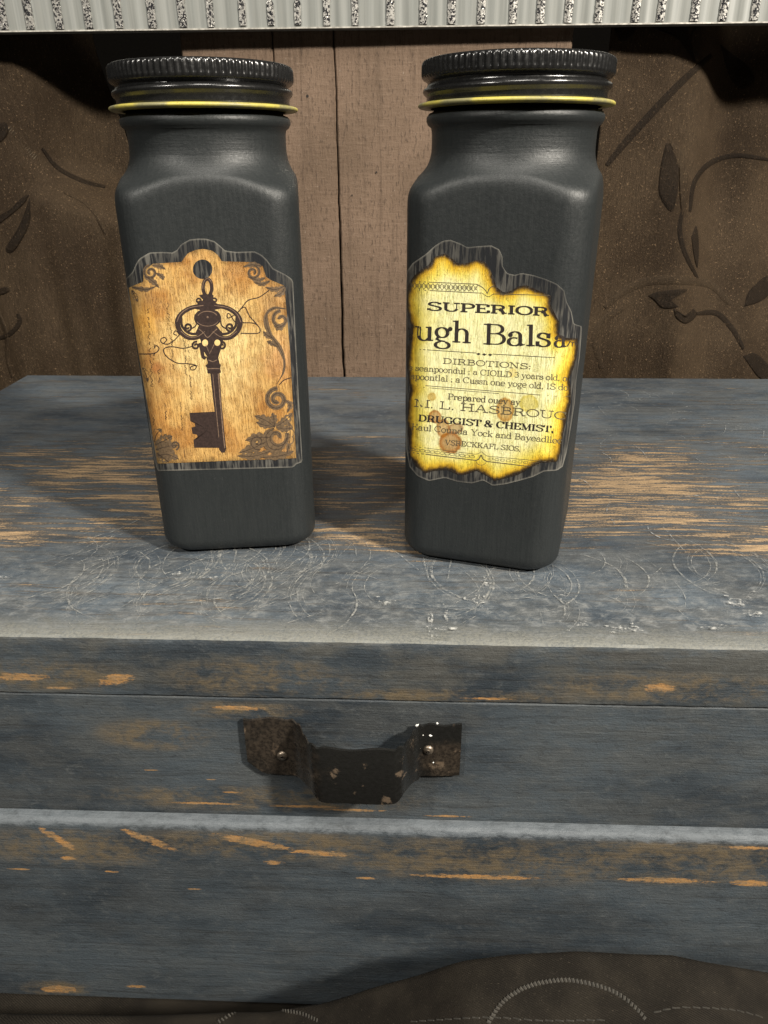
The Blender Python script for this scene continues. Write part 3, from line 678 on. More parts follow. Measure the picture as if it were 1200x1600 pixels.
    if ch == 'k': V(.17, 0, 1.02); Sf(.02, .17, .98); Sf(.02, .33, .04); H((.18, .26), (.52, x-.05)); B((.30, .38), (.58, .05)); Sf(.42, .68, x-.04); Sf(.46, .72, .04); return .74, g
    if ch == 'y': B((.12, x-.03), (.34, .05)); H((.58, x-.03), (.34, .0), (.24, -.22), (.12, -.26)); g.append(('d', [(.11, -.22)])); Sf(0, .26, x-.04); Sf(.46, .70, x-.04); return .70, g
    if ch == 's': Cv(arcp(.27, x*.73, .18, x*.24, 40, 200, 10)+arcp(.27, x*.27, .21, x*.25, 70, -140, 12)); V(.45, x*.62, x*.97); V(.06, .02, x*.38); return .56, g
    if ch == 'g': Cv(arcp(.29, x*.64, .22, x*.34, 0, 360, 24)); Cv([(.16, x*.34), (.10, x*.18), (.20, .05), (.42, .02)]); Cv(arcp(.31, -.15, .26, .16, 65, -260, 22)); g.append(('d', [(.60, x*.92)])); H((.47, x*.84), (.58, x*.95)); return .68, g
    return .5, g
def text(I, string, p0, p1, cap, T, t, up=None):
    """lay a line of text from p0 to p1 (label drawing units, y down); T, t = heavy and light stroke widths"""
    adv = [glyph(c)[0] for c in string]; tot = sum(adv); p0, p1 = np.array(p0, float), np.array(p1, float)
    d = p1-p0; L = np.linalg.norm(d); ux = d/L; uy = np.array([ux[1], -ux[0]]) if up is None else np.array(up, float); kx = L/tot; x = 0.
    for c, a in zip(string, adv):
        for kind, pts in glyph(c)[1]:
            q = [p0+ux*(x+px)*kx+uy*py*cap for px, py in pts]
            if kind == 'd': I.disc(q[0][0], q[0][1], T*.62, T*.62, 10)
            elif kind == 'c': I.stroke(q, T, contrast=(T, t))
            else: I.stroke(q, {'h': t, 'b': T, 's': t*1.15}[kind])
        x += a

def pt_noise(p, k, s): return np.array([n3(a[0]*k, a[1]*k, s) for a in p])
def edge_dist(P, O):
    E = np.concatenate([O, O[:1]]); best = np.full(len(P), 1e9)
    for a, b in zip(E[:-1], E[1:]):
        d = b-a; L = d@d
        if L < 1e-12: continue
        t = np.clip(((P-a)@d)/L, 0, 1); best = np.minimum(best, np.hypot(*(P-(a+t[:, None]*d)).T))
    return best
def lerp(a, b, t): return np.array(a)*(1-t[:, None])+np.array(b)*t[:, None]
def ss(a, b, x): t = np.clip((x-a)/(b-a), 0, 1); return t*t*(3-2*t)

def edge_highlight(P, O):  # pale rim painted on the backing, as if its edge caught the light
    d = ss(1.6, .2, edge_dist(P, O)); return np.stack([d, d, d], -1)
# ---- right bottle: burnt yellow apothecary label
BR = Bottle('square charcoal bottle with burnt edged yellow apothecary label', 4.09, 28.99, -.2902, .9)
toR = lambda q: (620+q[0]/4, 370+q[1]/4)
back_out = [(335, 25), (400, 50), (440, 72), (500, 65), (590, 60), (640, 85), (660, 130), (660, 190), (690, 235), (740, 245), (780, 232), (850, 245), (930, 270), (1000, 300), (1045, 340), (1060, 410), (1090, 470), (1105, 550), (1155, 565), (1150, 640), (1140, 760), (1120, 900), (1110, 1040), (1085, 1200), (1060, 1350), (1035, 1440), (1000, 1465), (920, 1470), (850, 1505), (760, 1530), (680, 1550), (600, 1560), (540, 1525), (470, 1545), (380, 1535), (300, 1510), (200, 1530), (130, 1500), (80, 1440), (60, 1330), (55, 1100), (57, 900), (50, 700), (55, 500), (58, 350), (66, 220), (100, 170), (180, 115), (240, 60), (290, 30)]
pap_out = [(300, 108), (345, 140), (385, 172), (430, 172), (500, 150), (550, 160), (580, 200), (605, 260), (625, 320), (665, 352), (710, 345), (760, 315), (810, 308), (870, 335), (935, 362), (965, 375), (960, 430), (985, 480), (1015, 540), (1005, 600), (1030, 635), (1125, 640), (1132, 680), (1120, 760), (1100, 830), (1075, 890), (1085, 960), (1085, 1040), (1060, 1130), (1035, 1250), (1020, 1350), (1000, 1410), (900, 1415), (830, 1450), (760, 1490), (690, 1510), (610, 1530), (570, 1500), (500, 1465), (430, 1490), (380, 1490), (320, 1460), (240, 1465), (180, 1480), (120, 1440), (85, 1370), (75, 1280), (70, 1150), (75, 1040), (85, 960), (75, 880), (70, 800), (65, 720), (85, 640), (90, 560), (70, 470), (65, 400), (75, 310), (100, 260), (150, 215), (200, 180), (240, 130)]
lab = BR.poly_patch('label', [toR(q) for q in back_out], toR((590, 820)), M_BACK, BR.root, .010, 70, 260, edge_highlight)
lab['label'] = 'torn yellow label with charred black border'
def tint_yellow(P, O):
    d = edge_dist(P, O); w = pt_noise(P, .06, 1)*3.5+pt_noise(P, .2, 5)*1.5
    base = lerp((.74, .61, .09), (.80, .77, .43), ss(10, 42, edge_dist(P, O)+pt_noise(P, .03, 3)*14))
    col = base
    r = d+w
    top = ss(470, 400, P[:, 1])*6
    col = lerp((.72, .36, .012), (1, 1, 1), ss(4+0*d, 16+top, r))*0 + (col*ss(2, 20+top, r)[:, None] + np.array((.62, .34, .006))*(1-ss(2, 20+top, r))[:, None])
    k = ss(.6, 8.5, d+w*1.1-1.0)[:, None]; col = col*k+np.array((.020, .012, .006))*(1-k)
    for (cx, cyy, rx, ry, c, a) in [(220, 1003, 26, 26, (.48, .27, .01), .85), (825, 1045, 60, 56, (.56, .45, .04), .8), (678, 1085, 58, 78, (.42, .19, .006), .92), (238, 1128, 42, 42, (.34, .115, .004), .95), (335, 1290, 74, 70, (.32, .10, .003), .97), (290, 1200, 42, 60, (.36, .13, .006), .88), (370, 1200, 48, 34, (.28, .08, .01), .8), (725, 855, 28, 28, (.60, .42, .06), .55), (725, 1000, 22, 12, (.5, .33, .05), .4)]:
        q = np.hypot((P[:, 0]-(620+cx/4))/(rx/4), (P[:, 1]-(370+cyy/4))/(ry/4))+pt_noise(P, .15, 8)*.12
        m = a*ss(1.05, .9, q)*(.72+.28*ss(.5, .95, q)); col = col*(1-m)[:, None]+np.array(c)*m[:, None]
    return col
pap = BR.poly_patch('paper', [toR(q) for q in pap_out], toR((590, 820)), M_YELP, lab, .019, 90, 420, tint_yellow)
def line(I, a, b, w, n=14): I.stroke([np.array(a)+(np.array(b)-np.array(a))*t for t in np.linspace(0, 1, n)], w)
TX = lambda mat, *a, **k: line_of_text(BR, .0215, toR, mat, lab, *a, **k)
TX(M_INK, 'SUPERIOR', (190, 464), (955, 500), 54, 21, 7)
TX(M_INK, 'ugh', (112, 650), (468, 672), 136, 23, 7, up=(.03, -1))
TX(M_INK, 'Bals', (538, 679), (965, 694), 134, 24, 7, up=(.03, -1))
I = Ink(BR, .0215, toR); text(I, 'a', (980, 695), (1062, 697), 112, 19, 7); I.stroke([(1062, 690), (1080, 660), (1095, 665), (1092, 690)], 7); I.stroke([(1092, 672), (1110, 660), (1120, 690)], 6); I.build('lettering', M_INK, lab)
I = Ink(BR, .0215, toR); I.stroke([(72, 575), (96, 585), (98, 612), (76, 632)], 16, contrast=(18, 6)); I.build('lettering', M_INK, lab)
I = Ink(BR, .0215, toR); line(I, (145, 708), (500, 731), 4); line(I, (600, 737), (985, 760), 4)
for (x, y) in ((511, 737), (547, 740), (584, 742)): I.poly([(x-15, y), (x, y-8), (x+15, y), (x, y+8)])
I.build('rule', M_INK, lab)
TX(M_INK, 'DRUGGIST & CHEMIST,', (135, 1156), (980, 1228), 42, 12, 4.2)
TX(M_INK2, 'DIRBOTIONS:', (287, 797), (842, 833), 36, 6.5, 4)
TX(M_INK2, 's seanpoondul ; a CIOILD 3 yoars old, o', (78, 838), (1062, 907), 36, 5.5, 3.4)
TX(M_INK2, 'spoontlal ; a Cussn one yoge old, 1S do', (90, 893), (1068, 966), 38, 5.5, 3.4)
TX(M_INK2, 'Prepared ouey ay', (318, 1020), (772, 1057), 38, 7, 3.6)
TX(M_INK2, 'M. L. HASBROUC', (108, 1065), (1060, 1148), 48, 8, 5.2)
TX(M_INK2, 'Eaul Counda Yock and Bayeadllec', (92, 1208), (1028, 1297), 38, 6, 3.4)
TX(M_INK2, 'VSRECKKAFL SIOS,', (300, 1303), (775, 1345), 32, 5.5, 3.4)
I = Ink(BR, .0215, toR); line(I, (82, 926), (1045, 1005), 4, 20); line(I, (85, 938), (640, 984), 3, 14); line(I, (1050, 1004), (1082, 998), 3, 4); I.build('rule', M_INK2, lab)
I = Ink(BR, .0215, toR)          # ornamental bands
line(I, (80, 283), (498, 301), 4.5); line(I, (74, 334), (530, 357), 4.5); I.stroke(catmull([(498, 301), (530, 318), (555, 340), (566, 358), (575, 335), (592, 318), (608, 312)], 5), 5)
I.stroke(catmull([(535, 357), (555, 372), (575, 380), (592, 370), (605, 362)], 5), 3.5); line(I, (600, 362), (955, 371), 4.5)
for k in range(15):
    x = 86+k*28; y = 287+k*1.2; h = 44
    line(I, (x, y+2), (x+30, y+h), 2.8, 3); line(I, (x+30, y+3), (x, y+h), 2.8, 3); I.ring(x+15, y+h/2, 8, 9, 2.4, n=10)
I.build('border_ornament', M_INK2, lab); I = Ink(BR, .0215, toR)
line(I, (78, 1350), (496, 1401), 5.5, 16); I.stroke(catmull([(496, 1401), (515, 1390), (527, 1369), (540, 1392), (562, 1407)], 5), 6.5); line(I, (562, 1407), (770, 1432), 5.5, 10); line(I, (768, 1432), (832, 1438), 4, 3)
line(I, (86, 1311), (490, 1362), 2.8, 14); I.stroke(catmull([(490, 1362), (512, 1358), (530, 1347), (548, 1362), (566, 1374)], 5), 2.8); line(I, (566, 1374), (960, 1411), 2.8, 12); I.ring(528, 1408, 30, 22, 2.5, .1, 3.0)
for k in range(13):
    x = 100+k*31; y = 1333+k*3.7; I.ring(x, y, 16, 8, 2.4, n=14)
for k in range(9):
    x = 590+k*36; y = 1392+k*3.6; I.ring(x, y, 14, 7, 2.2, n=12)
I.build('border_ornament', M_INK2, lab)

# ---- left bottle: tan tag with an antique key
BL = Bottle('square charcoal bottle with tan paper tag showing an antique key', -6.92, 30.31, .1208, 2.4)
KS = 4.138
toL = lambda q: (190+q[0]/KS, 370+q[1]/KS)
kback = [(18, 285), (45, 262), (75, 230), (95, 180), (115, 148), (180, 108), (260, 104), (330, 108), (360, 90), (385, 55), (440, 24), (490, 18), (545, 18), (600, 34), (635, 62), (670, 95), (740, 104), (860, 100), (905, 122), (940, 155), (980, 210), (1060, 250), (1100, 278), (1108, 300), (1122, 600), (1142, 1000), (1168, 1460), (1130, 1474), (1110, 1495), (640, 1508), (235, 1518), (212, 1440), (150, 1000), (80, 560), (40, 340)]
kpap = [(50, 335), (95, 315), (143, 296), (143, 240), (170, 205), (205, 180), (390, 168), (404, 145), (430, 112), (480, 90), (530, 84), (585, 95), (622, 122), (648, 164), (860, 170), (912, 195), (935, 265), (965, 285), (1052, 322), (1062, 450), (1086, 720), (1102, 1000), (1128, 1435), (680, 1452), (235, 1470), (190, 1200), (120, 800), (82, 560)]
klab = BL.poly_patch('label', [toL(q) for q in kback], toL((580, 820)), M_BACK, BL.root, .010, 70, 260, edge_highlight)
klab['label'] = 'tag shaped label with key print and black edge'
def tint_tan(P, O):
    d = edge_dist(P, O); w = pt_noise(P, .05, 2)*5
    q = np.stack([(P[:, 0]-190)*KS, (P[:, 1]-370)*KS], -1)
    a = ss(.30, .70, pt_noise(P, .02, 7)*.5+.5+pt_noise(P, .07, 4)*.2)
    col = lerp((.40, .20, .055), (.54, .33, .11), a)
    r = np.hypot((q[:, 0]-600)/470, (q[:, 1]-720)/560)
    col = lerp((.68, .51, .225), (1, 1, 1), r*0)*(1-ss(.2, .98, r+w*.035))[:, None]+col*ss(.2, .98, r+w*.035)[:, None]
    for (cx, cyy, rx, ry, c, am) in [(150, 560, 90, 150, (.62, .33, .06), .6), (240, 1180, 90, 160, (.55, .27, .07), .5), (235, 850, 48, 45, (.40, .16, .05), .7), (140, 400, 110, 90, (.32, .19, .07), .55), (980, 420, 120, 130, (.42, .28, .13), .5), (300, 1400, 160, 110, (.26, .16, .06), .55), (1030, 1350, 140, 150, (.34, .20, .09), .5), (690, 240, 130, 60, (.50, .29, .11), .5), (720, 1330, 180, 90, (.48, .26, .08), .5), (1020, 760, 110, 200, (.58, .35, .17), .5), (520, 130, 110, 50, (.55, .33, .12), .5)]:
        t = np.hypot((q[:, 0]-cx)/rx, (q[:, 1]-cyy)/ry)+pt_noise(P, .09, 3)*.35; m = am*ss(1.2, .3, t); col = col*(1-m)[:, None]+np.array(c)*m[:, None]
    k = ss(.0, 9., d+w+1)[:, None]*.42+.58; return col*k
BL.poly_patch('paper', [toL(q) for q in kpap], toL((580, 820)), M_KEYP, klab, .019, 80, 380, tint_tan)
I = Ink(BL, .0215, toL); I.disc(525, 215, 63, 63, 40); I.build('tag_hole', M_BACK, klab)
I = Ink(BL, .0225, toL)
I.ring(556, 333, 28, 55, 22); I.poly([(500, 382), (530, 376), (556, 392), (585, 376), (596, 384), (592, 412), (620, 440), (640, 470), (555, 485), (470, 470), (500, 440), (528, 412)])
I.spiral(498, 418, 6, 20, 0, 1.3, 11); I.spiral(602, 416, 6, 20, math.pi, -1.3, 11)

I.disc(557, 530, 88, 62, 30); I.disc(512, 520, 34, 40); I.disc(604, 520, 34, 40)
I.poly([(500, 580), (557, 560), (615, 580), (650, 622), (660, 668), (640, 740), (620, 800), (590, 835), (568, 800), (530, 740), (510, 668), (480, 622)], (575, 690))
for sg in (1, -1):
    mx = lambda x: 565+sg*(x-565)
    I.stroke(catmull([(mx(562), 452), (mx(505), 452), (mx(440), 468), (mx(385), 505), (mx(362), 556), (mx(380), 614), (mx(430), 655), (mx(490), 655), (mx(540), 620), (mx(562), 580)], 7), 26, contrast=(32, 26))
    I.stroke(catmull([(mx(385), 520), (mx(392), 580), (mx(430), 622), (mx(480), 632), (mx(530), 610), (mx(552), 575)], 6), 16)
    I.spiral(mx(428), 588, 5, 27, 0 if sg > 0 else math.pi, 1.25*sg, 14); I.stroke(catmull([(mx(450), 600), (mx(480), 580), (mx(490), 545)], 5), 8)
    I.spiral(mx(482), 708, 6, 27, math.pi if sg > 0 else 0, 1.3*sg, 13)
    I.stroke(catmull([(mx(508), 690), (mx(520), 740), (mx(528), 778), (mx(545), 790)], 5), 22)
I.poly([(548, 782), (625, 780), (634, 820), (640, 836), (640, 884), (560, 888), (550, 840), (560, 818)])
I.stroke([(546, 838), (594, 834), (642, 836)], 16); I.stroke([(556, 876), (600, 874), (642, 876)], 16)
I.poly([(574, 885), (634, 883), (650, 1100), (668, 1290), (678, 1372), (668, 1398), (648, 1400), (632, 1380), (612, 1200), (592, 1050)], (625, 1130))
I.poly([(440, 1142), (610, 1134), (618, 1160), (640, 1368), (610, 1368), (470, 1367), (466, 1316), (492, 1310), (490, 1284), (460, 1276), (452, 1236), (478, 1230), (474, 1204), (446, 1196)], (560, 1250))
I.build('key_print', M_KEY, klab)
I = Ink(BL, .0268, toL)           # lighter engraved lines on the key
I.stroke([(626, 888), (638, 1050), (656, 1260), (668, 1370)], 7); I.stroke([(590, 890), (606, 1060), (630, 1300)], 4)
I.stroke(catmull([(530, 448), (440, 464), (384, 503), (358, 556)], 6), 5); I.stroke(catmull([(600, 448), (690, 464), (746, 503), (772, 556)], 6), 5); I.stroke(catmull([(384, 614), (432, 650), (490, 650), (540, 616)], 6), 4); I.stroke(catmull([(746, 614), (698, 650), (640, 650), (590, 616)], 6), 4); I.ring(557, 530, 66, 44, 5, 3.5, 5.9); I.ring(557, 532, 74, 50, 4, .4, 2.7); I.disc(557, 524, 7)
I.stroke(catmull([(500, 600), (530, 625), (557, 655), (590, 625), (618, 600)], 5), 5); I.stroke([(545, 700), (570, 760), (600, 700)], 5); I.stroke([(562, 800), (590, 812), (618, 800)], 5); I.stroke([(552, 858), (600, 855), (640, 857)], 5)
I.ring(556, 333, 30, 58, 4, 3.0, 5.8)
I.build('key_shine', M_KEYL, klab)
I = Ink(BL, .0258, toL); I.disc(541, 690, 19, 22); I.disc(620, 689, 19, 20); I.build('key_opening', simple('pale_tan_print', (.66, .47, .20), .5, var=.1), klab)
I = Ink(BL, .0225, toL)           # curling threads and faded handwriting
for p in [[(955, 350), (890, 395), (820, 415), (780, 460), (745, 500), (690, 530), (685, 505), (700, 505), (740, 560), (790, 560), (860, 565), (895, 600), (880, 628), (770, 628)], [(770, 470), (800, 462), (830, 520), (880, 575)], [(380, 632), (340, 675), (300, 698), (262, 690), (255, 668), (278, 655), (292, 672), (275, 692)], [(118, 762), (200, 760), (235, 745), (243, 722), (225, 708), (213, 725)], [(462, 712), (400, 725), (330, 715), (285, 722), (272, 745), (300, 785), (360, 820), (430, 825), (480, 835), (478, 858), (455, 865), (445, 850), (465, 838), (492, 838)], [(375, 635), (352, 612), (338, 632), (360, 642)], [(1095, 915), (1050, 930), (1020, 960)]]:
    I.stroke(catmull(p, 9), 6.5)
hw = random.Random(8)
for (x0, ya, yb, amp) in [(175, 470, 980, 9), (300, 430, 560, 10), (322, 590, 900, 8), (405, 660, 900, 10), (430, 640, 1060, 7), (240, 860, 980, 12), (285, 1080, 1200, 6), (385, 1070, 1260, 6), (405, 1380, 1440, 6), (212, 700, 800, 9), (210, 1170, 1220, 6)]:
    y = ya; pts = []
    while y < yb:
        if hw.random() < .16 and len(pts) > 3: I.stroke(pts, hw.uniform(2.5, 4.5)); pts = []; y += hw.uniform(8, 22)
        pts.append((x0+hw.uniform(-amp, amp)+(y-ya)*.05, y)); y += hw.uniform(3, 8)
    if len(pts) > 2: I.stroke(pts, 3)
I.build('thread_and_script', M_KEY, klab)
IS = [Ink(BL, .0225, toL) for _ in range(6)]; JS = [Ink(BL, .0265, toL) for _ in range(6)]         # corner flourishes
def corner(x, y): return 5 if (y > 800 and y < 1000 and x < 300) else (0 if x < 500 else 1) if y < 440 else 3 if x < 500 else (2 if y < 980 else 4)
for (cx, cyy, r, a0, tn) in [(190, 235, 46, 2.0, 1.4), (850, 235, 46, 1.1, -1.4), (1030, 540, 58, 3.4, 1.2), (1005, 1055, 72, 1.0, 1.6), (345, 1352, 30, 0, 1.2), (880, 1330, 50, 2.5, -1.2), (1005, 1300, 70, .2, -1.1)]:
    I, J = IS[corner(cx, cyy)], JS[corner(cx, cyy)]; I.spiral(cx, cyy, r*.2, r, a0, tn, r*.40); J.spiral(cx, cyy, r*.25, r*1.02, a0, tn, 4.5)
for p, w in [([(200, 190), (245, 195), (285, 215)], 40), ([(150, 260), (200, 290), (245, 335)], 44), ([(225, 240), (262, 262), (270, 285)], 36), ([(70, 330), (120, 340), (170, 345), (230, 322)], 34), ([(70, 350), (90, 390), (110, 425)], 40),
             ([(905, 195), (850, 185), (785, 200)], 40), ([(930, 270), (880, 285), (815, 262)], 36), ([(960, 290), (910, 310), (855, 300)], 34), ([(1050, 325), (990, 345), (930, 330)], 38), ([(1055, 330), (1030, 370), (985, 390)], 44),
             ([(1060, 470), (990, 465), (940, 500), (935, 560), (965, 640), (1020, 720), (1050, 800), (1045, 880), (1005, 955)], 34), ([(1060, 560), (1020, 590), (985, 575)], 50), ([(985, 665), (940, 640), (915, 615)], 40), ([(1010, 715), (965, 690), (940, 680)], 34),
             ([(990, 1230), (930, 1190), (860, 1160)], 70), ([(990, 1230), (920, 1220), (870, 1200)], 46), ([(990, 1235), (985, 1180), (975, 1140)], 50), ([(1000, 1230), (1060, 1190), (1105, 1140)], 60), ([(1000, 1235), (1050, 1245), (1105, 1240)], 50), ([(985, 1240), (935, 1290), (960, 1370), (1030, 1370), (1070, 1300)], 64), ([(1080, 1200), (1090, 1290), (1070, 1400)], 60),
             ([(960, 1300), (880, 1300), (800, 1320)], 70), ([(930, 1330), (850, 1370), (760, 1400)], 74), ([(960, 1390), (860, 1420), (745, 1420)], 60), ([(1110, 1390), (1020, 1420), (900, 1430)], 54), ([(1060, 1060), (1090, 1090), (1070, 1140)], 40),
             ([(215, 1330), (230, 1280), (262, 1245)], 70), ([(220, 1350), (280, 1320), (330, 1290)], 84), ([(225, 1380), (290, 1360), (365, 1350)], 80), ([(235, 1420), (300, 1410), (370, 1440)], 84), ([(230, 1400), (270, 1430), (310, 1460)], 64), ([(140, 850), (160, 890), (175, 945)], 44)]:
    I, J = IS[corner(*p[len(p)//2])], JS[corner(*p[len(p)//2])]; I.leaf(p, w, 4); J.stroke(catmull(p, 6), 3.6)
for I in IS:
    if I.v: I.build('corner_ornament', M_ORN, klab)
for J in JS:
    if J.v: J.build('ornament_line', M_ORND, klab)

# ------------------------------------------------------------------ boards behind
YB = 56.2
def board_mat():
    n = NT('brown_stained_board'); P = n.P
    g = n.noise(n.vm('ADD', n.scl(P, (3.2, 3.2, .12)), n.scl(n.noisec(P, .2, 2), (1, 1, 0))), 1, 7, .62); gg = n.noise(n.scl(P, (7, 7, 1.8)), 1, 6, .7); b = n.noise(P, .12, 4, .6); saw = n.noise(n.scl(P, (.7, .7, 3.4)), 1, 4, .65)
    col = n.mix(n.sm(b, .35, .65), (.108, .072, .047), (.150, .101, .069))
    col = n.mix(n.sm(g, .5, .66, 0, .55), col, (.082, .054, .035))
    col = n.mix(n.sm(gg, .53, .64, 0, .7), col, (.048, .031, .020))
    col = n.mix(n.sm(saw, .58, .70, 0, .4), col, (.19, .135, .095))
    col = n.mix(n.sm(n.noise(n.scl(P, (5, 5, 3)), 1, 4, .7), .66, .72, 0, .55), col, (.32, .27, .22))
    return n.bsdf(col, .72, normal=n.bump(n.ma('ADD', g, n.ma('ADD', gg, saw)), .6, .0009), spec=.3)
M_BOARD = board_mat()
board = thing('wall_board', 'rough brown wooden board with a long vertical crack behind the bottles', 'board', (0, YB*S, 0), CHW)
zs = np.linspace(0, 46, 150)
crack = lambda z: -4.05+.10*n3(z*.25, 3, 0)+.05*n3(z*1.3, 9, 0)+.0*z
gapw = lambda z: .035+.07*sstep(ZT+22, ZT-1, z)*(.6+.6*abs(n3(z*.6, 2, 2)))
def plank(fl, fr, dy):
    v = []
    for z in zs:
        l, r = fl(z), fr(z)
        for (x, y) in ((l, 2.2), (l, .10), (l+.09, .0), ((l+r)/2, -.03), (r-.09, .0), (r, .10), (r, 2.2)): v.append((x, y+dy, z))
    f = grid_faces(7, len(zs), True); f.append(tuple(range(7))[::-1]); f.append(tuple(range(7*(len(zs)-1), 7*len(zs))))
    return mesh('plank', v, f, M_BOARD, board, edge_split=40)
plank(lambda z: -8.05+.03*n3(z, 1, 1), lambda z: crack(z)-gapw(z), .0)
plank(lambda z: crack(z)+gapw(z), lambda z: 11.35+.05*n3(z*.4, 4, 1), .03)
plank(lambda z: -14.1+.05*n3(z*.4, 1, 7), lambda z: -8.11+.03*n3(z, 1, 1), -.02)
v, f = [], []
for (px, py, r) in [(480, 150, .09), (588, 269, .06), (550, 305, .05)]:
    p = at_y(px, py, YB); k = len(v); v.append((p[0], -.045, p[2]+ZT))
    for j in range(12): v.append((p[0]+r*math.cos(j*.5236), -.045, p[2]+ZT+r*math.sin(j*.5236)))
    for j in range(12): f.append((k, k+1+j, k+1+(j+1) % 12))
mesh('nail_holes', v, f, simple('nail_hole_dark', (.012, .009, .007), .9), board, smooth=False)

# ------------------------------------------------------------------ curtains with raised leaf pattern
M_CUR = speckled_fabric('brown_velvet', (.025, .0158, .0085), (.046, .031, .018), .10)
M_LEAF = speckled_fabric('dark_velvet_pattern', (.0105, .0066, .0036), (.018, .0118, .0068), .02)
M_LEAFL = speckled_fabric('pale_velvet_pattern', (.027, .0175, .0098), (.042, .0285, .0165), .03)
def right_y(x, z):         # world cm, z above chest top
    y = 56.7+.25*math.sin((x-14)*.55)+.25*n3(x*.12, z*.06, 3)
    y += 4.2*sstep(18.5, 25, x+.12*(z-14))*sstep(-6, 14, z)
    y += .35*math.sin(x*1.1+z*.05)*sstep(17, 22, x)+.05*math.sin(x*2.9+z*.03)*sstep(14, 2, z)
    return y
def left_y(x, z):
    y = 57.6-1.9*math.exp(-((x+20.6-.12*z)/2.0)**2)*sstep(15, 3, z)-.7*math.exp(-((x+24.2-.05*z)/1.5)**2)*sstep(17, 5, z)-.9*math.exp(-((x+28+.05*z)/2.2)**2)
    y += .10*math.sin(x*2.6+z*.08+1.5*n3(x*.2, z*.1, 2))*sstep(16, 6, z)
    y += 4.*sstep(10.4-.3*(x+20), 14.0-.3*(x+20), z)*sstep(-26.0, -20.8, x-.14*(z-22))
    y += .35*n3(x*.3, z*.12, 6)
    return y
def curtain(name, label, yf, x0, x1, nx, edge=lambda z: 0.):
    t = thing(name, label, 'curtain', (0, 0, 0)); xs = np.linspace(x0, x1, nx); zz = np.linspace(-ZT+.05, 27, 150)
    V0 = [(x0+(x-x0)*(x1+edge(z)-x0)/(x1-x0), z) for z in zz for x in xs]; v = [(x, yf(x, z), z+ZT) for x, z in V0]; k = len(v)
    v += [(x, yf(x, z)+.12, z+ZT) for x, z in V0]
    nzz = len(zz); f = grid_faces(nx, nzz)+[tuple(q+k for q in a[::-1]) for a in grid_faces(nx, nzz)]
    for j in range(nzz-1):
        for i in (0, nx-1):
            a = j*nx+i; b = a+nx; f.append((a, b, b+k, a+k) if i == 0 else (b, a, a+k, b+k))
    mesh('fabric', v, f, M_CUR, t); return t
RC_ = curtain('embossed_curtain', 'brown velvet curtain with leaf and vine relief beside the yellow labelled bottle', right_y, 13.9, 40, 200)
LC_ = curtain('embossed_curtain', 'brown velvet curtain in soft folds beside the key labelled bottle', left_y, -46, -13.3, 240, lambda z: -6.6*sstep(9.5, 15.5, z)-1.6*sstep(14, 23, z))
RC_['group'] = LC_['group'] = 'velvet curtains behind the chest'
def hit(px, py, yf):
    Y = 57.
    for _ in range(12):
        p = at_y(px, py, Y); Y = .5*Y+.5*yf(p[0], p[2])
    return at_y(px, py, Y)
def raised(name, outline, yf, mat, parent, hgt=.09):
    P = catmull(outline+[outline[0]], 5)[:-1]; c = np.mean(P, 0); v = []; n = len(P); rings = [(1., -.02), (.93, hgt*.75), (.8, hgt), (.4, hgt*.7)]
    for t, h in rings:
        for p in P:
            q = c+(np.array(p)-c)*t; w = hit(q[0], q[1], yf); v.append((w[0], yf(w[0], w[2])-h, w[2]+ZT))
    w = hit(c[0], c[1], yf); v.append((w[0], w[1]-hgt*.6, w[2]+ZT)); f = grid_faces(n, len(rings), True, True)
    k = (len(rings)-1)*n; f += [(k+(i+1) % n, k+i, len(v)-1) for i in range(n)]
    # orient towards the room
    o = mesh(name, v, f, mat, parent); return o
def vine(pts, w, yf, mat, parent, hgt=.08):
    cv = catmull(pts, 8); n = len(cv); v = []
    for i, p in enumerate(cv):
        t = cv[min(i+1, n-1)]-cv[max(i-1, 0)]; t /= np.linalg.norm(t); e = np.array([-t[1], t[0]]); ww = w*(.35+.65*math.sin(math.pi*(i+1)/(n+1))**.5)
        for s, h in ((-1, -.02), (-.6, hgt), (0, hgt*.45), (.6, hgt), (1, -.02)):
            q = p+e*ww/2*s; a = hit(q[0], q[1], yf); v.append((a[0], yf(a[0], a[2])-h, a[2]+ZT))
    mesh('vine', v, grid_faces(5, n), mat, parent)
def leafR(*pts, m=M_LEAF): raised('leaf', list(pts), right_y, m, RC_)
leafR((1040, 222), (1032, 260), (1029, 300), (1040, 325), (1052, 330), (1060, 290), (1060, 250), (1052, 228))
leafR((1046, 222), (1060, 228), (1072, 255), (1074, 300), (1066, 340), (1062, 300), (1060, 255), m=M_LEAFL)
leafR((1000, 38), (1030, 48), (1060, 62), (1080, 85), (1088, 100), (1078, 60), (1070, 30), (1040, 25))
leafR((1085, 45), (1078, 60), (1088, 95), (1096, 60), (1092, 30), m=M_LEAFL)
leafR((960, 45), (968, 65), (985, 60), (995, 40), (980, 30))
leafR((1125, 68), (1142, 82), (1165, 100), (1180, 125), (1160, 140), (1140, 120))
leafR((1012, 462), (1030, 455), (1075, 452), (1050, 468), (1060, 480), (1035, 482), (1022, 470))
leafR((1052, 482), (1056, 497), (1072, 506), (1088, 494), (1084, 482), (1074, 494), (1062, 490))
leafR((1162, 480), (1170, 455), (1200, 430), (1215, 445), (1190, 470))
leafR((1160, 556), (1180, 552), (1205, 575), (1210, 600), (1185, 590))
leafR((1080, 370), (1088, 352), (1092, 380), (1090, 420), (1084, 400))
vine([(948, 258), (975, 225), (1020, 175), (1065, 128), (1112, 86)], 13, right_y, M_LEAF, RC_)
vine([(1066, 330), (1062, 360), (1070, 395), (1090, 435)], 9, right_y, M_LEAF, RC_)
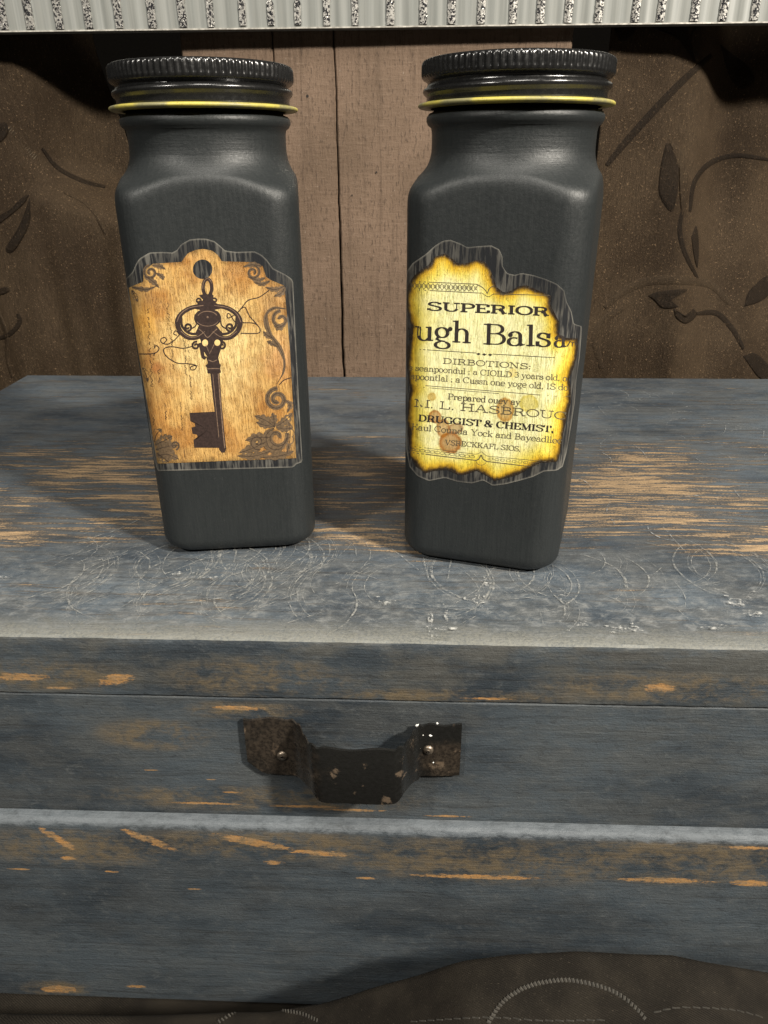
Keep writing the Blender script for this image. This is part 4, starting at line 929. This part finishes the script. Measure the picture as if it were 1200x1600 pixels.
vine([(945, 480), (975, 455), (1010, 440), (1060, 438), (1110, 445), (1140, 475)], 16, right_y, M_LEAFL, RC_)
vine([(1088, 490), (1120, 490), (1145, 515), (1162, 545)], 10, right_y, M_LEAF, RC_)
vine([(1078, 330), (1085, 285), (1110, 255), (1150, 243), (1205, 250)], 9, right_y, M_LEAF, RC_)
vine([(940, 575), (930, 530), (945, 500), (975, 480)], 14, right_y, M_LEAFL, RC_)
def leafL(*pts, m=M_LEAF): raised('leaf', list(pts), left_y, m, LC_)
leafL((47, 303), (38, 318), (15, 338), (-5, 352), (-5, 340), (15, 328), (35, 308))
leafL((47, 308), (48, 340), (40, 365), (20, 395), (8, 390), (25, 362), (38, 335))
leafL((-6, 196), (8, 190), (14, 205), (4, 220), (-6, 222))
leafL((-5, 452), (10, 448), (14, 456), (-5, 462))
vine([(-5, 530), (15, 522), (30, 505), (28, 490)], 9, left_y, M_LEAF, LC_)
vine([(66, 232), (90, 262), (130, 283), (165, 292)], 8, left_y, M_LEAF, LC_)
vine([(100, 300), (130, 315), (150, 335), (165, 365)], 7, left_y, M_LEAFL, LC_)
vine([(-5, 480), (10, 520), (12, 560), (20, 590)], 6, left_y, M_LEAFL, LC_)
m_st = simple('pale_seam_thread', (.20, .17, .12), .8)
v, f = [], []
for k in range(16):
    t = k/15; px = 15+40*t; py = 200+46*t
    if 3 < k < 6: continue
    a, b = hit(px-2.2, py+2.5, left_y), hit(px+2.2, py-2.5, left_y); j = len(v); d = (b-a); e = np.array([.05, 0, .05])
    for q in (a-e, a+e, b+e, b-e): v.append((q[0], left_y(q[0], q[2])-.06, q[2]+ZT))
    f.append((j, j+1, j+2, j+3))
mesh('stitching', v, f, m_st, LC_, smooth=False)
m_gap_shade = simple('gap_shade_black', (.004, .0035, .003), .95, bump=.05, spec=.03)  # near-black colour paints in the deep shade of the gaps beside the board
bw = box('wall', -150, 150, 170, 172, -.9, 60, m_gap_shade, None); bw['kind'] = 'structure'  # backing added behind the curtains so the gaps read black

# ------------------------------------------------------------------ striped panel above
YP = YB-1.25
panel = thing('striped_panel', 'pale grey ribbed panel with glitter stripes hung above the bottles', 'panel', (0, 0, 0))
pl, pr = at_y(-150, 51.5, YP+.3), at_y(1400, 32.5, YP-.2)
def panel_mat():
    n = NT('pale_grey_satin'); P = n.P; a = n.noise(n.scl(P, (2.6, 0, .05)), 1, 4, .6); b = n.noise(P, 3, 5, .6)
    col = n.mix(n.sm(a, .35, .65), (.150, .157, .147), (.205, .21, .196)); col = n.mix(n.sm(b, .5, .7, 0, .2), col, (.18, .19, .18))
    return n.bsdf(col, .5, normal=n.bump(a, .12, .001), spec=.5)
ux = (pr-pl)/np.linalg.norm(pr-pl); Lp = float(np.linalg.norm(pr-pl)); ang = math.atan2(pr[1]-pl[1], pr[0]-pl[0])
zb0 = pl[2]+ZT; zb1 = pr[2]+ZT
npx = 360; v = []
for i in range(npx):
    t = i/(npx-1); x = pl[0]+(pr[0]-pl[0])*t; y = pl[1]+(pr[1]-pl[1])*t; zb = zb0+(zb1-zb0)*t; rib = .012*math.sin(x*7.3)+.02*n3(x*2, 0, 0)
    for (dy, dz) in ((0, 0), (-.0, .04), (.03, .06), (rib+.03, .10), (rib+.03, 6.0), (1.15, 6.0), (1.15, 0)): v.append((x, y+dy, zb+dz))
f = grid_faces(7, npx, True, True); f.append(tuple(range(7))); f.append(tuple(range(7*(npx-1), 7*npx))[::-1])
mesh('sheet', v, f, panel_mat(), panel, edge_split=35)
m_lip = simple('bright_lip', (.42, .40, .36), .35, .3)
v = []
for i in range(60):
    t = i/59; x = pl[0]+(pr[0]-pl[0])*t; y = pl[1]+(pr[1]-pl[1])*t; zb = zb0+(zb1-zb0)*t+.015*n3(x, 3, 3)
    for (dy, dz) in ((-.06, -.03), (-.06, .045), (.02, .05), (.02, -.03)): v.append((x, y+dy, zb+dz))
f = grid_faces(4, 60, True, True); mesh('lip', v, f, m_lip, panel, smooth=False)
def glitter_mat():
    n = NT('black_silver_glitter'); P = n.P; c = n.voro(P, 9.5, 'Color'); r, g, b = n.t.nodes.new('ShaderNodeSeparateColor').outputs[:3] if False else (None, None, None)
    sp = n.t.nodes.new('ShaderNodeSeparateColor'); n.put(sp.inputs[0], c); r = sp.outputs[0]
    c2 = n.voro(n.vm('ADD', P, (3.3, 1.7, .9)), 16, 'Color'); sp2 = n.t.nodes.new('ShaderNodeSeparateColor'); n.put(sp2.inputs[0], c2)
    k = n.ma('MULTIPLY_ADD', sp2.outputs[0], .4, n.ma('MULTIPLY', r, .6))
    col = n.mix(n.sm(k, .38, .58), (.018, .018, .022), (.75, .73, .68))
    nm = n.t.nodes.new('ShaderNodeNormalMap') if False else None
    return n.bsdf(col, .28, n.sm(k, .3, .7, .2, .8), n.bump(n.ma('ADD', sp.outputs[1], sp2.outputs[1]), .9, .0012))
M_GLIT = glitter_mat()
sx = [5, 46, 92, 138, 186, 238, 286, 330, 380, 424, 466, 511, 555, 610, 661, 705, 751, 800, 843, 886, 933, 990, 1029, 1081, 1125, 1174]
for i, px in enumerate(sx):
    p = at_y(px, 44, YP); x = p[0]; t = (x-pl[0])/(pr[0]-pl[0]); y0_ = pl[1]+(pr[1]-pl[1])*t; zb = zb0+(zb1-zb0)*t+.11+(.06 if i in (8, 9, 10) else 0); w = .235 if i < 7 or i > 12 else .20
    v = []
    hh = np.linspace(0, 5.6, 34) if i not in (8, 9, 10) else np.linspace(0, 1.35+.1*(i == 8), 14)
    for z in hh:
        tp = 1. if i not in (8, 9, 10) else min(1, (hh[-1]-z)*6+.15)
        wl, wr = w*tp*(1+.18*n3(x*3, z*4, 1)), w*tp*(1+.18*n3(x*3, z*4, 8)); lean = .02*n3(x, z*.6, 5)
        for (dx, dy) in ((-wl, .10), (-wl, -.06), (0, -.10), (wr, -.06), (wr, .10)): v.append((x+dx+lean, y0_+dy, zb+z))
    f = grid_faces(5, len(hh), False, False); mesh('glitter_stripe', v, f, M_GLIT, panel, smooth=False)
